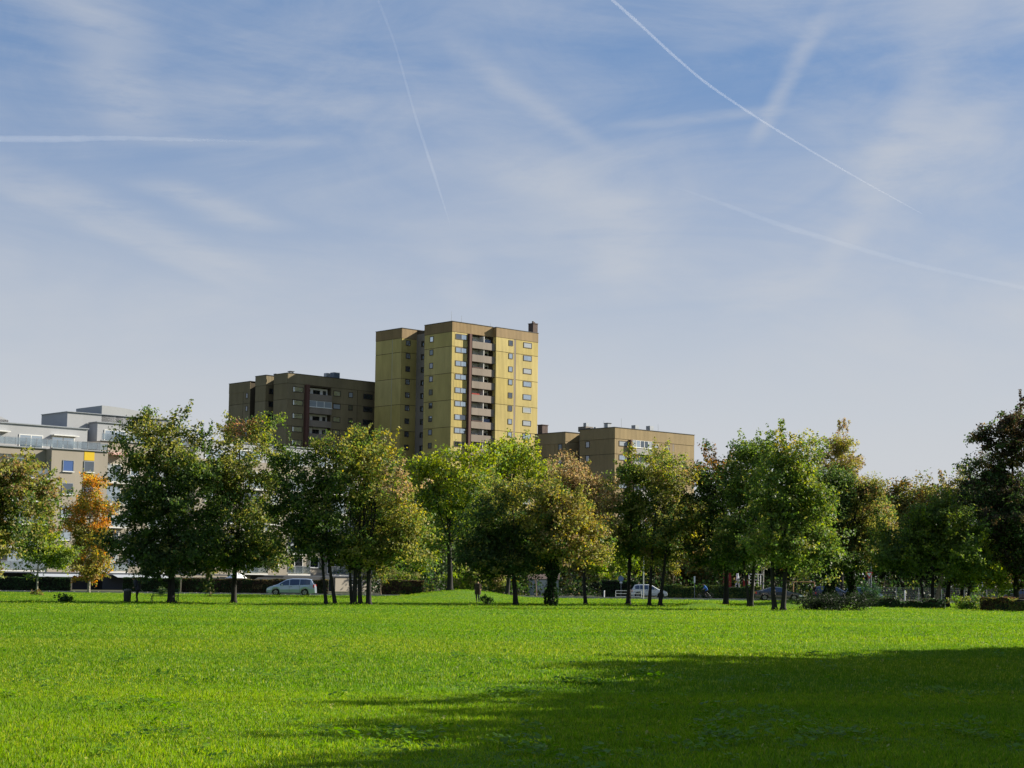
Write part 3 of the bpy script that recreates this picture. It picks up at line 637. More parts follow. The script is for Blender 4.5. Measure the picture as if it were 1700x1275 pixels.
for (a, b_) in ((-2.9, .3), (1.5, 4.65), (-9, -5.8)): window(Wb, 'R', a, b_, 17.35, 18.95, 3.0, 2, GLASS, frame=FRAME_W, fw=.1)
for (a, b_) in ((9.4, 12.6), (14, 17)): window(Wb, 'R', a, b_, 18.9, 20.4, 4.0, 2, GLASS, frame=FRAME_W, fw=.1)
for (a, b_) in ((24, 27), (29, 33), (38, 41), (43, 47)): window(Wb, 'R', a, b_, 17.35, 18.95, 3.0 if a < 36 else 4.0, 2, GLASS, frame=FRAME_W, fw=.1)
def rail(u0, u1, v0, z0, h=1.1, slab=True, back=1.4):
    if slab: bx(Wb, 'balcony_floor', BSL, u0, u1, v0, v0 + back, z0 - .18, z0)
    o = bx(Wb, 'balcony_rail', METAL, u0, u1, v0 + .02, v0 + .07, z0 + h - .05, z0 + h)
    k = max(1, int(round((u1 - u0) / 1.4)))
    for i in range(k):
        a = u0 + (u1 - u0) * i / k; bx(Wb, 'balcony_panel', BGL, a + .05, a + (u1 - u0) / k - .05, v0 + .03, v0 + .06, z0 + .08, z0 + h - .1)
    for i in range(k + 1):
        a = u0 + (u1 - u0) * i / k; bx(Wb, 'baluster', METAL, max(u0, a - .025), min(u1, a + .025), v0 + .015, v0 + .075, z0, z0 + h)
rail(-9, 7.7, -.0, 17.34, 1.0, slab=False); rail(8, 20.5, 2.05, 18.9, .9, slab=False)
for k in range(5):
    z = 14.5 - 2.81 * k
    if z < 2.5: break
    window(Wb, 'R', 1.55, 3.05, z, z + 1.38, 0, 1, mat('blind_blue', (.035, .09, .26), .6) if k == 0 else [GLASS, GLASS2, BLIND], frame=METAL, sill=True, fw=.07)
    bx(Wb, 'yellow_panel' if k < 2 else 'stair_panel', PYEL if k < 2 else BEI, 4.45, 5.85, -.03, -.0, z + 1.5, z + 2.6)
    window(Wb, 'R', 4.45, 5.85, z + .06, z + 1.42, 0, 1, [BLIND, GLASS2], frame=METAL, sill=True, fw=.07)
    for (a, w_, pl) in ((-4.6, 2.8, 1.5), (-9.5, 1.5, 1.5), (-14, 2.6, 1.5), (8.7, 2.2, 2.0), (12.2, 1.3, 2.0), (15, 2.8, 2.0), (18.8, 1.4, 2.0), (22.5, 1.5, .4), (25.6, 1.5, .4), (28.6, 2.8, .4), (33, 1.6, .4), (37, 2.8, 2.0), (41, 1.5, 2.0), (44, 2.8, 2.0), (47.6, 1.4, 2.0)):
        tall = w_ > 2; window(Wb, 'R', a, a + w_, z - (.85 if tall else 0), z + 1.4, pl, 2 if tall else 1, [GLASS, GLASS2, GLASS2, BLIND], frame=FRAME_W, sill=not tall, fw=.08)
    for (a, b_, v0) in ((-6, .6, 0.1), (8.1, 11.6, .6), (14.4, 18.2, .6), (28, 32, -.9), (36.4, 40.2, .7), (43.6, 47.2, .7)): rail(a, b_, v0, z - .95, 1.1, back=1.39 if a < 0 or a in (8.1, 14.4) else 1.29)
bx(Wb, 'awning', mat('awning_stripe', (.55, .16, .10), .8, col2=(.7, .6, .55), vscale=4), 8.7, 11.2, .5, 1.99, 17.0, 17.3)
window(Wb, 'R', 54.3, 55.5, 3.0, 4.6, .2, 1, GLASS, frame=FRAME_W, sill=True); bx(Wb, 'service_door', mat('door_pale', (.32, .34, .36), .7), 3.0, 4.8, 2.33, 2.39, .1, 1.75)
for u in (19.5, 26, 46.5, 51.5): window(Wb, 'R', u, u + 1.5, .9, 1.7, .3 if u < 30 else 0, 1, GLASS2, frame=FRAME_W, fw=.07)
for (a, b_) in ((-2, 5), (9, 16.5)):
    mbq = MB().add([(a, .45, 2.0), (b_, .45, 2.0), (b_, -1.3, 1.55), (a, -1.3, 1.55), (a, .45, 2.05), (b_, .45, 2.05), (b_, -1.3, 1.6), (a, -1.3, 1.6)], [(0, 1, 2, 3), (7, 6, 5, 4), (0, 4, 5, 1), (3, 2, 6, 7), (0, 3, 7, 4), (1, 5, 6, 2)])
    mbq.build('awning', mat('awning_grey', (.30, .33, .38), .8), Wb)
MB().box(5.1, 11.6, .32, 1.45, 53.3, 55.3).build('loggia_roof', JOINT, T); MB().box(5.4, 11.5, .08, 1.3, 42.6, 44.6).build('loggia_roof', JOINT, Lb); MB().box(4.9, 10.4, .08, 1.2, 30.1, 32.2).build('loggia_roof', JOINT, Rb)

# ------------------------------------------------------------------ trees on the lawn
ROW = 'trees along the far edge of the lawn'
pal_dark = [(DG, 5), (GR, 4), (MG, 1.2), (OL, .6)]
pal_mid = [(DG, 2), (GR, 3), (MG, 3), (OL, 1.5)]
pal_olive = [(GR, 2), (OL, 4), (MG, 2), (BY, .8), (BR, .5)]
pal_yg = [(MG, 3), (YG, 4), (GR, 1), (BY, .6)]
tree('maple_tree', 'olive and rust tinged tree cut off by the left edge', -8, 1001, [(-10, 805, 60, 65), (45, 800, 42, 45), (62, 830, 38, 30), (20, 860, 62, 40), (-30, 880, 60, 50), (-20, 915, 45, 28), (5, 775, 45, 32)],
     [(GR, 3), (OL, 4), (MG, 1), (BR, 1)], n=16000, r=6, group=ROW, patches=[(40, 790, 40, BR, .45), (10, 770, 40, OL, .6)])
tree('linden_tree', 'small green tree with slim pale trunk left of the orange birch', 61, 987, [(68, 905, 40, 32), (50, 925, 30, 24), (90, 925, 30, 20), (68, 880, 22, 20)],
     [(GR, 3), (MG, 3), (YG, 1.2)], n=7000, r=1.9, leaf=.26, bark=BARK_PALE, patches=[(88, 915, 28, YG, .5)])
tree('birch_tree', 'slender birch with orange autumn leaves and whitish trunk', 147, 984, [(158, 800, 17, 24), (140, 840, 26, 26), (170, 870, 18, 34), (128, 860, 18, 26), (150, 895, 32, 28), (143, 925, 32, 22), (147, 945, 20, 14)],
     [(OR, 2.4), (BY, 3), (OL, 4), (BR, 1)], n=16000, r=2.6, leaf=.26, bark=BARK_PALE, patches=[(158, 795, 22, OR, .9), (175, 865, 18, OR, .9), (128, 858, 18, OR, .7), (140, 880, 26, OL, .6), (150, 925, 30, OL, .5)], spikes=.2)
tree('linden_tree', 'large dark green broad-crowned tree with thick trunk beside the bench', 284, 1001, [(215, 912, 34, 26), (300, 927, 50, 22), (345, 860, 20, 60), (240, 725, 36, 42), (285, 745, 48, 48), (325, 765, 26, 34), (232, 800, 44, 45), (290, 830, 62, 60), (228, 870, 40, 52), (262, 910, 60, 42), (330, 900, 40, 52), (215, 765, 18, 20), (240, 690, 14, 18)],
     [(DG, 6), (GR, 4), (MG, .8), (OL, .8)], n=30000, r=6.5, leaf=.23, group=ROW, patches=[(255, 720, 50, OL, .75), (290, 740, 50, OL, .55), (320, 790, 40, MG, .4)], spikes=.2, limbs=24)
tree('maple_tree', 'tall tree with rust coloured top left of the silver car', 388, 1001, [(370, 927, 40, 18), (430, 922, 40, 20), (345, 870, 22, 40), (388, 715, 34, 38), (430, 715, 26, 32), (395, 765, 52, 48), (440, 775, 24, 44), (370, 820, 34, 50), (410, 840, 56, 50), (395, 900, 58, 45), (355, 920, 28, 28), (436, 915, 26, 32)],
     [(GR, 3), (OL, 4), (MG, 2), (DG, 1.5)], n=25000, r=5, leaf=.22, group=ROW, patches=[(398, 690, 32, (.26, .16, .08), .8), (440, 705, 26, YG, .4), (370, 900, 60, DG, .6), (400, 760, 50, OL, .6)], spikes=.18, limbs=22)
tree('alder_tree', 'green tree on two thin dark leaning trunks left of the multi-stemmed tree', 541, 1004, [(475, 880, 26, 34), (520, 912, 46, 22), (465, 840, 18, 34), (510, 755, 38, 36), (545, 735, 20, 24), (515, 800, 42, 44), (545, 830, 40, 60), (500, 860, 42, 50), (535, 900, 42, 34), (480, 820, 24, 50)],
     [(DG, 4), (GR, 4), (MG, 2), (OL, 1)], n=17000, leaf=.22, group=ROW, trunks=[(541, 3.4, (532, 850)), (556, 3.6, (527, 770))], patches=[(540, 735, 36, OL, .7)], shell=.6)
tree('alder_tree', 'broad olive tree with rust tinged right side on a clump of dark stems', 590, 1004.5, [(640, 912, 50, 22), (690, 905, 20, 26), (600, 922, 40, 16), (588, 745, 34, 40), (625, 775, 44, 50), (665, 810, 32, 48), (600, 820, 48, 60), (655, 870, 46, 52), (600, 900, 46, 42), (572, 790, 24, 60), (680, 880, 24, 40)],
     [(OL, 5), (GR, 2.4), (MG, 2), (BY, .8)], n=24000, leaf=.21, group=ROW, trunks=[(584, 3.2, (572, 850)), (588, 4.6, (600, 760)), (598, 4.2, (604, 820)), (612, 5.2, (625, 790))], patches=[(676, 800, 34, TN, .75), (690, 850, 26, BY, .45), (600, 860, 40, GR, .55), (640, 760, 36, BY, .35)], shell=.55)
tree('robinia_tree', 'bright yellow-green tree in layers on the grassy rise', 747, 976, [(745, 765, 40, 28), (710, 790, 26, 34), (760, 800, 44, 34), (725, 840, 40, 34), (775, 850, 38, 40), (735, 890, 50, 24), (770, 745, 30, 16), (800, 760, 26, 22), (700, 915, 22, 18)],
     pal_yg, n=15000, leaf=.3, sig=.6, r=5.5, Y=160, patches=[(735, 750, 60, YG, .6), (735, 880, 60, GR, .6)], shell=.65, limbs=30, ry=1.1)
tree('robinia_tree', 'yellow-green tree peeping over the olive tree in front of the tower base', 842, 976, [(860, 760, 32, 22), (828, 752, 28, 20), (885, 780, 26, 20), (840, 800, 40, 28), (900, 800, 22, 22)],
     pal_yg, n=9000, leaf=.3, sig=.6, r=4, Y=172, patches=[(855, 755, 50, YG, .6)], shell=.65, limbs=26)
tree('linden_tree', 'dark dense low-crowned tree left of the ivy-clad trunk', 856, 1005, [(800, 922, 40, 22), (890, 922, 40, 22), (850, 835, 42, 34), (815, 870, 38, 46), (860, 890, 46, 52), (795, 910, 28, 34), (905, 870, 30, 50), (840, 930, 46, 22)],
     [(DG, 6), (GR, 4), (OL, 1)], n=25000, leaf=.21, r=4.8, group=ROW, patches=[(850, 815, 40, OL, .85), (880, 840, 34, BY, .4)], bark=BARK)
tree('robinia_tree', 'golden olive tree on a thick ivy-clad trunk', 914, 1006, [(930, 850, 44, 40), (960, 870, 40, 46), (920, 890, 44, 40), (985, 890, 26, 38), (945, 915, 46, 20), (905, 830, 26, 26)],
     [(OL, 5), (BY, 2), (GR, 1.4), (TN, .8)], n=18000, leaf=.2, r=6.5, group=ROW, ivy=(.12, 4.2, 2200), patches=[(960, 870, 50, (.20, .17, .045), .6), (900, 900, 34, GR, .5)])
tree('ash_tree', 'tree with thinning pinkish brown top behind the golden olive tree', 972, 1004, [(952, 785, 24, 32), (975, 815, 34, 40), (940, 820, 34, 30), (990, 860, 28, 50), (920, 800, 18, 24)],
     [(TN, 4), (OL, 3), (BR, 2), (GR, 1)], n=11000, leaf=.2, r=3.6, group=ROW, trunks=[(972, 3.4, (962, 830))], spikes=.25, patches=[(952, 775, 40, TN, .7)])
tree('maple_tree', 'green tree with yellowing top on a leaning dark trunk by the white car', 1043, 1004, [(1025, 890, 22, 30), (1070, 907, 44, 22), (1045, 790, 28, 34), (1075, 775, 32, 28), (1040, 840, 30, 48), (1080, 830, 44, 50), (1050, 900, 34, 34)],
     [(GR, 3), (MG, 4), (OL, 1.5), (DG, 1)], n=16000, leaf=.22, group=ROW, trunks=[(1043, 4.2, (1052, 800))], patches=[(1065, 765, 26, BY, .5), (1040, 780, 30, MG, .6)], lean=1)
tree('maple_tree', 'olive brown tree directly in front of the white hatchback', 1078, 1005, [(1120, 907, 40, 22), (1145, 860, 18, 34), (1105, 790, 30, 36), (1130, 850, 26, 44), (1100, 880, 40, 50), (1140, 890, 18, 26)],
     [(OL, 5), (GR, 3), (BR, 1), (BY, .8)], n=12000, leaf=.2, group=ROW, trunks=[(1078, 3.2, (1092, 800)), (1096, 3.6, (1112, 840))], patches=[(1120, 780, 40, YG, .3), (1110, 880, 40, DG, .4)])
tree('linden_tree', 'dark tree with brown top on a small hump beside the red slide', 1205, 1005, [(1165, 907, 34, 26), (1235, 917, 40, 22), (1190, 785, 36, 36), (1170, 830, 32, 44), (1205, 850, 44, 52), (1160, 890, 30, 30), (1210, 910, 52, 32), (1225, 800, 24, 40)],
     [(DG, 6), (GR, 4), (OL, .6)], n=27000, leaf=.22, r=5, group=ROW, patches=[(1185, 762, 34, (.16, .09, .02), .8)])
tree('poplar_tree', 'tall grey-green tree on a slender V-shaped pair of stems', 1241, 1007, [(1240, 912, 40, 24), (1243, 765, 24, 42), (1262, 790, 34, 52), (1240, 830, 36, 48), (1255, 880, 42, 48), (1230, 900, 30, 28)],
     [(GR, 4), (MG, 3), (DG, 2), (OL, 1)], n=23000, leaf=.21, group=ROW, trunks=[(1243, 2.8, (1225, 820)), (1247, 3.8, (1258, 780))], patches=[(1240, 740, 26, MG, .5)], spikes=.2)
tree('poplar_tree', 'tall green tree on a forked pair of dark trunks before the dark saloon', 1292, 1007, [(1300, 917, 50, 24), (1360, 907, 26, 30), (1310, 760, 32, 38), (1335, 790, 30, 48), (1290, 800, 34, 48), (1315, 850, 46, 52), (1350, 850, 26, 44), (1300, 900, 44, 34), (1345, 905, 30, 26)],
     [(MG, 4), (GR, 4), (OL, 1.5), (YG, .8)], n=28000, leaf=.21, group=ROW, trunks=[(1286, 4.6, (1275, 800)), (1300, 4.6, (1318, 780))], patches=[(1318, 735, 26, BY, .6), (1345, 850, 30, MG, .6)], spikes=.2)
tree('oak_tree', 'olive tree with black ivy-covered trunk in front of the dark hatchback', 1376, 1005, [(1345, 912, 28, 30), (1385, 932, 40, 20), (1365, 820, 32, 44), (1385, 850, 36, 50), (1360, 890, 32, 40), (1380, 920, 36, 30), (1390, 800, 26, 28)],
     [(DG, 5), (GR, 4), (OL, 2)], n=21000, leaf=.21, r=8, ivy=(.22, 4.6, 2600), group=ROW)
tree('oak_tree', 'brownish olive tree with ivy-covered trunk left of the give way sign', 1415, 1005, [(1450, 900, 24, 40), (1425, 922, 34, 24), (1425, 815, 32, 28), (1400, 850, 36, 44), (1440, 860, 30, 44), (1420, 900, 38, 32), (1440, 815, 22, 16)],
     [(OL, 5), (GR, 3), (BR, 1.6), (DG, 1.4)], n=21000, leaf=.21, r=7, ivy=(.16, 5.4, 2600), group=ROW, patches=[(1425, 800, 36, BR, .4)], spikes=.22)
tree('poplar_tree', 'tall columnar poplar with thinning gold leaves rising over the row', 1397, 985, [(1396, 745, 17, 40), (1396, 790, 20, 50)], [(BY, 2), (OL, 5), (TN, 2)], n=8000, leaf=.28, sig=.45, r=3, Y=205, spikes=.2, ry=.9)
tree('poplar_tree', 'thin bare-looking young poplar left of the tallest poplar', 1368, 985, [(1368, 755, 6, 30), (1369, 800, 9, 40)], [(TN, 4), (OL, 3)], n=1700, leaf=.26, sig=.35, r=1.6, Y=206, spikes=.2, ry=.9)
tree('poplar_tree', 'smaller thin poplar just right of the tallest poplar', 1419, 985, [(1419, 770, 8, 26), (1420, 805, 11, 36)], [(TN, 3), (OL, 4), (BR, 1)], n=2400, leaf=.26, sig=.35, r=1.8, Y=207, spikes=.2, ry=.9)
tree('hornbeam_tree', 'spreading green tree with drooping lit branches right of the give way sign', 1547, 1008, [(1500, 930, 40, 20), (1590, 930, 40, 22), (1470, 900, 20, 30), (1530, 870, 42, 34), (1580, 865, 40, 34), (1555, 845, 34, 22), (1500, 900, 34, 26), (1560, 905, 56, 32), (1490, 925, 24, 14), (1605, 900, 24, 24)],
     [(MG, 3), (GR, 4), (DG, 2), (YG, .8)], n=25000, leaf=.24, group=ROW, trunks=[(1547, 3.6, (1550, 850)), (1534, 2.8, (1515, 890))], patches=[(1560, 845, 50, (.09, .13, .018), .6), (1540, 930, 60, MG, .5)])
tree('hornbeam_tree', 'low tree with bright yellow-green leaves on dark twin stems at the right', 1598, 1008, [(1610, 920, 32, 28), (1635, 940, 24, 22), (1590, 945, 26, 16), (1645, 965, 14, 14)],
     [(YG, 4), (MG, 3), (GR, 1)], n=8000, leaf=.26, group=ROW, trunks=[(1596, 4, (1604, 900)), (1604, 3, (1618, 910)), (1572, 5, (1578, 905))], patches=[(1630, 930, 40, YG, .7)])
tree('beech_tree', 'very large dark tree filling the right edge with brownish leaves', 1688, 1009, [(1640, 940, 40, 24), (1700, 950, 50, 24), (1690, 700, 38, 42), (1665, 745, 40, 40), (1720, 740, 60, 70), (1650, 800, 50, 48), (1690, 850, 70, 60), (1640, 870, 42, 46), (1665, 920, 52, 34), (1740, 900, 60, 60), (1632, 720, 12, 18)],
     [(DG, 4), ((.035, .032, .02), 4), (GR, 2), (BR, .6)], n=44000, leaf=.27, r=5, group=ROW, spikes=.24, limbs=26, patches=[(1680, 700, 60, (.07, .05, .028), .6)])
# leaning pale stem
pb = spot(1547, 1008) + Vector((0, -1.2, 0)); o = MB().tube([(0, 0, -.1), (.15, .1, .7), (.42, .2, 1.7), (.62, .3, 2.6)], [.26, .2, .15, .11], 9).build('broken_trunk', BARK_TAN, smooth=True)
o.location = pb; tag(o, 'leaning pale broken tree stem at the foot of the spreading green tree', 'tree stump')
# saplings
for (x, b, top, lab, cr) in ((349, 988, 945, 'thin young sapling in front of the left hedge', [(346, 944, 8, 8)]), (632, 988, 950, 'thin young sapling left of the brown hedge', [(632, 955, 10, 12)]),
                             (890, 990, 945, 'young sapling with pale stem between the ivy tree and the dark tree', [(889, 944, 10, 8)]), (1118, 992, 945, 'young sapling on a tan stem right of the white hatchback', [(1118, 944, 12, 12)])):
    tree('sapling', lab, x, b, cr, [(OL, 2), (BY, 1), (GR, 2)], n=420, leaf=.2, sig=.2, per=20, r=1.5, bark=BARK_TAN, limbs=6)

# ------------------------------------------------------------------ big trees outside the frame whose shade lies over the near lawn
NEAR = 'trees standing right of the view that shade the near lawn'
def near_tree(x, y, h, r_, lab, seed_blobs=None):
    root = empty('linden_tree', (x, y, 0)); tag(root, lab, 'tree', NEAR)
    Bl = [(0, 0, h * .55, r_, r_, h * .3), (r_ * .3, -r_ * .3, h * .72, r_ * .75, r_ * .75, h * .24), (-r_ * .3, r_ * .3, h * .42, r_ * .85, r_ * .85, h * .2), (0, 0, h * .84, r_ * .5, r_ * .5, h * .15)]
    n_cl = 700; c, P_, out, ci = crown_points(Bl, n_cl, 40, .5, .6, .12)
    cols = np.array([DG, GR, MG, OL]); tint = cols[rng.integers(0, 4, n_cl)][ci] * rng.uniform(.7, 1.3, (len(ci), 1))
    me = leaf_mesh('crown', P_, rng.normal(size=P_.shape) * .75 + out * .5 + np.array([0, 0, .35]), rng.uniform(.28, .5, len(P_)), tint)
    link(bpy.data.objects.new('crown', me), root); mb = MB()
    mb.tube([(0, 0, -.1), (.05, 0, .3), (.1, .05, h * .35), (0, .1, h * .7), (0, 0, h * .9)], [.5, .32, .27, .16, .04], 9)
    for j in range(16):
        t = c[rng.integers(n_cl)]; mb.tube([(.05, .03, h * .3 + j * .2), tuple(t * .5 + np.array([0, 0, h * .22])), tuple(t)], [.1, .06, .02], 5, caps=False)
    mb.build('trunk', BARK, root, smooth=True)
near_tree(24.5, 42.3, 12.8, 5.0, 'large tree outside the view casting the farthest part of the lawn shade')
near_tree(25.2, 39.3, 12.4, 4.8, 'large tree outside the view, second from the far end of the shade row')
near_tree(24.0, 36.2, 12.4, 5.0, 'large tree outside the view, third from the far end of the shade row')
near_tree(23.8, 33.4, 12.2, 4.6, 'large tree outside the view in the middle of the shade row, the upper one')
near_tree(21.8, 31.0, 12.4, 5.2, 'large tree outside the view in the middle of the shade row, the lower one')
near_tree(21.0, 27.6, 12.2, 5.2, 'large tree outside the view, third from the near end of the shade row')
near_tree(20.4, 24.0, 12.4, 5.2, 'large tree outside the view, second from the near end of the shade row')
near_tree(19.6, 19.8, 12.4, 5.0, 'large tree outside the view nearest to the lower right corner')
near_tree(34.7, 45.3, 13.0, 5.2, 'large tree outside the view standing behind the farthest shade trees')

# ------------------------------------------------------------------ hedges and shrubs
hp = [((.05, .055, .02), 4), ((.085, .055, .035), 3), (DG, 3)]
def gp(px, base=None, Y=None):
    q = pt(px, horizon(px) + EYE * F / Y, Y); return (q[0], Y, 0)
hedge('hedge', 'dark green clipped hedge in the shade behind the bench', gp(205, Y=188.5), gp(300, Y=188.8), 1.55, 1.2, [(DG, 5), ((.03, .04, .018), 3)], 4200, .15)
hedge('hedge', 'long brown-green clipped hedge behind the silver car', gp(300, Y=190.5), gp(545, Y=191.5), 1.55, 1.2, hp + [(BR, 1.2)], 12000, .14)
hedge('hedge', 'reddish brown clipped hedge left of the grey-green bush', gp(633, Y=192), gp(703, Y=192.5), 1.65, 1.4, [((.10, .055, .035), 5), (OL, 2), (DG, 2)], 5200, .15)
hedge('hedge', 'very dark hedge at the foot of the beige flats', gp(-30, Y=187), gp(118, Y=188), 1.5, 1.2, [(DG, 5), ((.02, .03, .015), 4)], 5200, .15)
hedge('hedge', 'low rough hedge behind the cyclist', gp(1098, Y=201), gp(1260, Y=203), 1.35, 1.5, [(OL, 3), (GR, 4), (DG, 3)], 7000, .16, uneven=.14)
hedge('hedge', 'dark low hedge right of the dark hatchback under the trees', gp(1435, Y=127), gp(1560, Y=129), .62, 1.6, [(DG, 5), ((.03, .03, .015), 4)], 4200, .13, uneven=.12)
hedge('hedge', 'low brown hedge at the far right under the large dark tree', gp(1636, Y=121), gp(1730, Y=118), .8, 1.4, [((.10, .06, .03), 4), (OL, 3), (DG, 2)], 4200, .13, uneven=.14)
hedge('hedge', 'dark hedge behind the metal railing', gp(1000, Y=204), gp(1060, Y=203), 1.9, 1.2, [(DG, 5), ((.02, .02, .018), 3)], 2600, .16)
shrub('shrub', 'round grey-green bush at the right end of the brown hedge', 716, 984, [(718, 970, 14, 13), (705, 962, 16, 8)], [((.12, .15, .09), 5), (GR, 2)], n=3200, leaf=.15)
shrub('shrub', 'sunlit yellowish shrub above the brown hedge', 658, 984, [(655, 953, 20, 9), (680, 958, 16, 7)], [((.20, .20, .07), 4), (MG, 2)], n=2600, leaf=.17, Y=198)
shrub('shrub', 'feathery bush poking up behind the bench', 272, 986, [(272, 982, 6, 5)], [((.12, .16, .06), 3), (GR, 2)], n=500, leaf=.12, Y=150)
shrub('weed_clump', 'dark leafy weed clump on the lawn, left of its taller twin', 101, 1000, [(101, 995.5, 4.5, 4)], [(DG, 4), (GR, 2)], n=260, leaf=.13, sig=.1, per=13, cat='weeds')
shrub('weed_clump', 'taller dark leafy weed clump on the lawn below the orange birch', 110, 1000, [(110, 994, 4.5, 6)], [(DG, 4), (GR, 2)], n=320, leaf=.13, sig=.1, per=13, cat='weeds')
shrub('shrub', 'small dark bush beside the walking person in brown', 808, 1004, [(806, 998, 10, 5)], [(DG, 4), ((.10, .13, .10), 1)], n=500, leaf=.11, sig=.12)
shrub('shrub', 'dark leafy mound around the ivy-covered trunks', 1375, 1006, [(1368, 1002, 44, 4), (1395, 1000, 42, 5), (1430, 1001, 26, 7)], [((.012, .02, .009), 6), ((.02, .03, .012), 4)], n=8000, leaf=.11, sig=.25)  # dark leaves, taken to near-black so the colour stands in for missing shade
shrub('shrub', 'yellow-green bush at the foot of the low bright tree', 1612, 1012, [(1608, 1000, 18, 12), (1625, 1008, 16, 6)], [(MG, 3), (GR, 3), (OL, 2)], n=2000, leaf=.15, sig=.2)
shrub('shrub', 'dark blue-green holly bush under the give way sign', 1447, 1000, [(1447, 982, 14, 12), (1440, 992, 18, 8)], [(DG, 5), ((.03, .06, .04), 3)], n=3000, leaf=.14, sig=.2)
shrub('shrub', 'brown grassy tuft at the foot of the small green tree', 60, 988, [(60, 985, 6, 3)], [((.2, .15, .06), 3), (OL, 2)], n=260, leaf=.16, sig=.12, per=13)
for i, (x, yy, w_, h_, pal, lab) in enumerate(((780, 955, 20, 18, [(MG, 2), (OL, 3), (TN, 1)], 'olive garden shrub behind the left end of the rise'), (818, 950, 18, 20, [(OL, 3), (TN, 3)], 'pinkish brown garden shrub behind the rise'),
        (760, 962, 16, 12, [(YG, 2), (MG, 3)], 'bright shrub right of the trunk on the rise'), (690, 930, 22, 34, pal_dark, 'tall dark conifer-like shrub left of the rise'), (835, 965, 20, 12, [(GR, 3), (BY, 1)], 'low garden shrub behind the dark tree'),
        (1000, 940, 28, 30, [(YG, 2), (MG, 3), (OL, 2)], 'tall yellow-green shrub behind the railing'), (1035, 925, 22, 28, [(YG, 4), (MG, 2)], 'bright yellow-green bush hanging over the railing'))):
    shrub('garden_shrub', lab, x, 986, [(x, yy, w_, h_), (x + w_ * .5, yy + h_ * .4, w_ * .7, h_ * .6)], pal, n=3200, leaf=.24, sig=.35, Y=200 + i * 1.5)

# ------------------------------------------------------------------ wood behind the street
WOOD = 'trees of the wood behind the street'
woods = [(700, 905, 40, 60, 'd'), (640, 900, 30, 40, 'd'), (815, 905, 40, 44, 'd'), (905, 900, 40, 50, 'd'), (985, 915, 40, 46, 'o'), (1045, 900, 34, 52, 'y'), (1085, 880, 44, 60, 'd'), (1135, 890, 44, 60, 'o'), (1175, 880, 40, 66, 'd'), (1225, 900, 44, 56, 'd'),
         (1270, 880, 44, 60, 'o'), (1320, 895, 46, 60, 'd'), (1350, 850, 40, 60, 'o'), (1440, 850, 46, 62, 'o'), (1475, 845, 34, 50, 'd'), (1505, 835, 44, 46, 'b'), (1545, 850, 40, 50, 'b'), (1590, 820, 36, 50, 'o'), (1620, 815, 30, 50, 'd'), (1660, 850, 50, 70, 'd'),
         (1700, 840, 50, 80, 'd'), (1400, 880, 40, 60, 'd'), (1500, 900, 50, 50, 'd'), (1570, 905, 50, 50, 'd'), (1635, 915, 50, 50, 'o'), (1750, 860, 50, 90, 'd'), (1150, 935, 34, 26, 'b'), (1290, 930, 34, 30, 'y'),
         (650, 855, 46, 56, 'd'), (738, 848, 46, 58, 'd'), (600, 862, 40, 50, 'd')]
wl = {'d': 'dark green woodland tree in the shaded wood behind the street', 'o': 'olive brown woodland tree in the wood behind the street', 'y': 'yellow-green woodland tree lit at the edge of the wood behind the street', 'b': 'bronze topped woodland tree in the wood behind the street'}
wp = {'d': [((.022, .045, .014), 5), (DG, 3), ((.03, .035, .018), 2)], 'o': [(OL, 4), (GR, 2), (BR, 1.5)], 'y': [(YG, 2), (MG, 3), (BY, 1), (OL, 2)], 'b': [((.13, .095, .02), 4), (OL, 3), (GR, 2)]}
WL = ['dark background tree behind the grey-green bush, left of the rise', 'dark background tree above the yellowish shrub and brown hedge', 'dark background tree between the rise and the dark low-crowned tree', 'dark background tree behind the ivy-clad trunk of the golden tree',
      'olive background tree behind the pinkish brown tree', 'yellow-green background tree above the metal railing', 'dark background tree behind the white hatchback', 'olive brown background tree right of the white hatchback', 'dark background tree above the cyclist', 'dark background tree behind the red playground tower',
      'olive background tree behind the V-shaped stems', 'dark background tree behind the dark coupe-roofed saloon', 'olive background tree filling the gap below the poplars', 'olive brown background tree directly behind the give way sign', 'dark background tree just right of the give way sign, reaching the skyline',
      'bronze topped background tree left of its bronze twin on the low skyline', 'bronze topped background tree above the spreading green tree', 'olive topped tallest background tree on the low skyline near the big dark tree', 'dark background tree touching the left edge of the big dark tree', 'dark background tree behind the left half of the big dark tree',
      'dark background tree behind the trunk of the big dark tree', 'dark background tree behind the black ivy-covered trunk', 'low dark background tree behind the short white marker post', 'low dark background tree behind the leaning broken stem', 'low olive background tree behind the bright yellow-green tree', 'dark background tree cut off by the right edge',
      'small bronze background tree behind the sapling with the tan stem', 'small yellow-green background tree behind the dark coupe-roofed saloon',
      'tall dark background tree behind the right half of the olive multi-stemmed tree', 'tall dark background tree behind the yellow-green tree on the rise', 'tall dark background tree behind the dark stems of the olive tree']
for i, (x, y, w_, h_, k) in enumerate(woods):
    Yd = 222 + (i * 37 % 40)
    tree('woodland_tree', WL[i], x, horizon(x) + EYE * F / Yd, [(x, y, w_, h_), (x - w_ * .35, y + h_ * .45, w_ * .8, h_ * .6), (x + w_ * .4, y + h_ * .3, w_ * .7, h_ * .6)], wp[k], n=6500, leaf=.42, sig=.75, r=2.6, Y=Yd, group=WOOD, limbs=7)
tree('birch_tree', 'pair of white birch stems behind the forked poplar trunks', 1258, 990, [(1258, 915, 22, 24)], [(GR, 3), (OL, 2)], n=2500, leaf=.26, Y=208, trunks=[(1254, 1.5, (1250, 900)), (1260, 1.5, (1256, 900)), (1266, 1.2, (1270, 905))], bark=mat('birch_white', (.5, .48, .45), .8, var=.2), limbs=4)
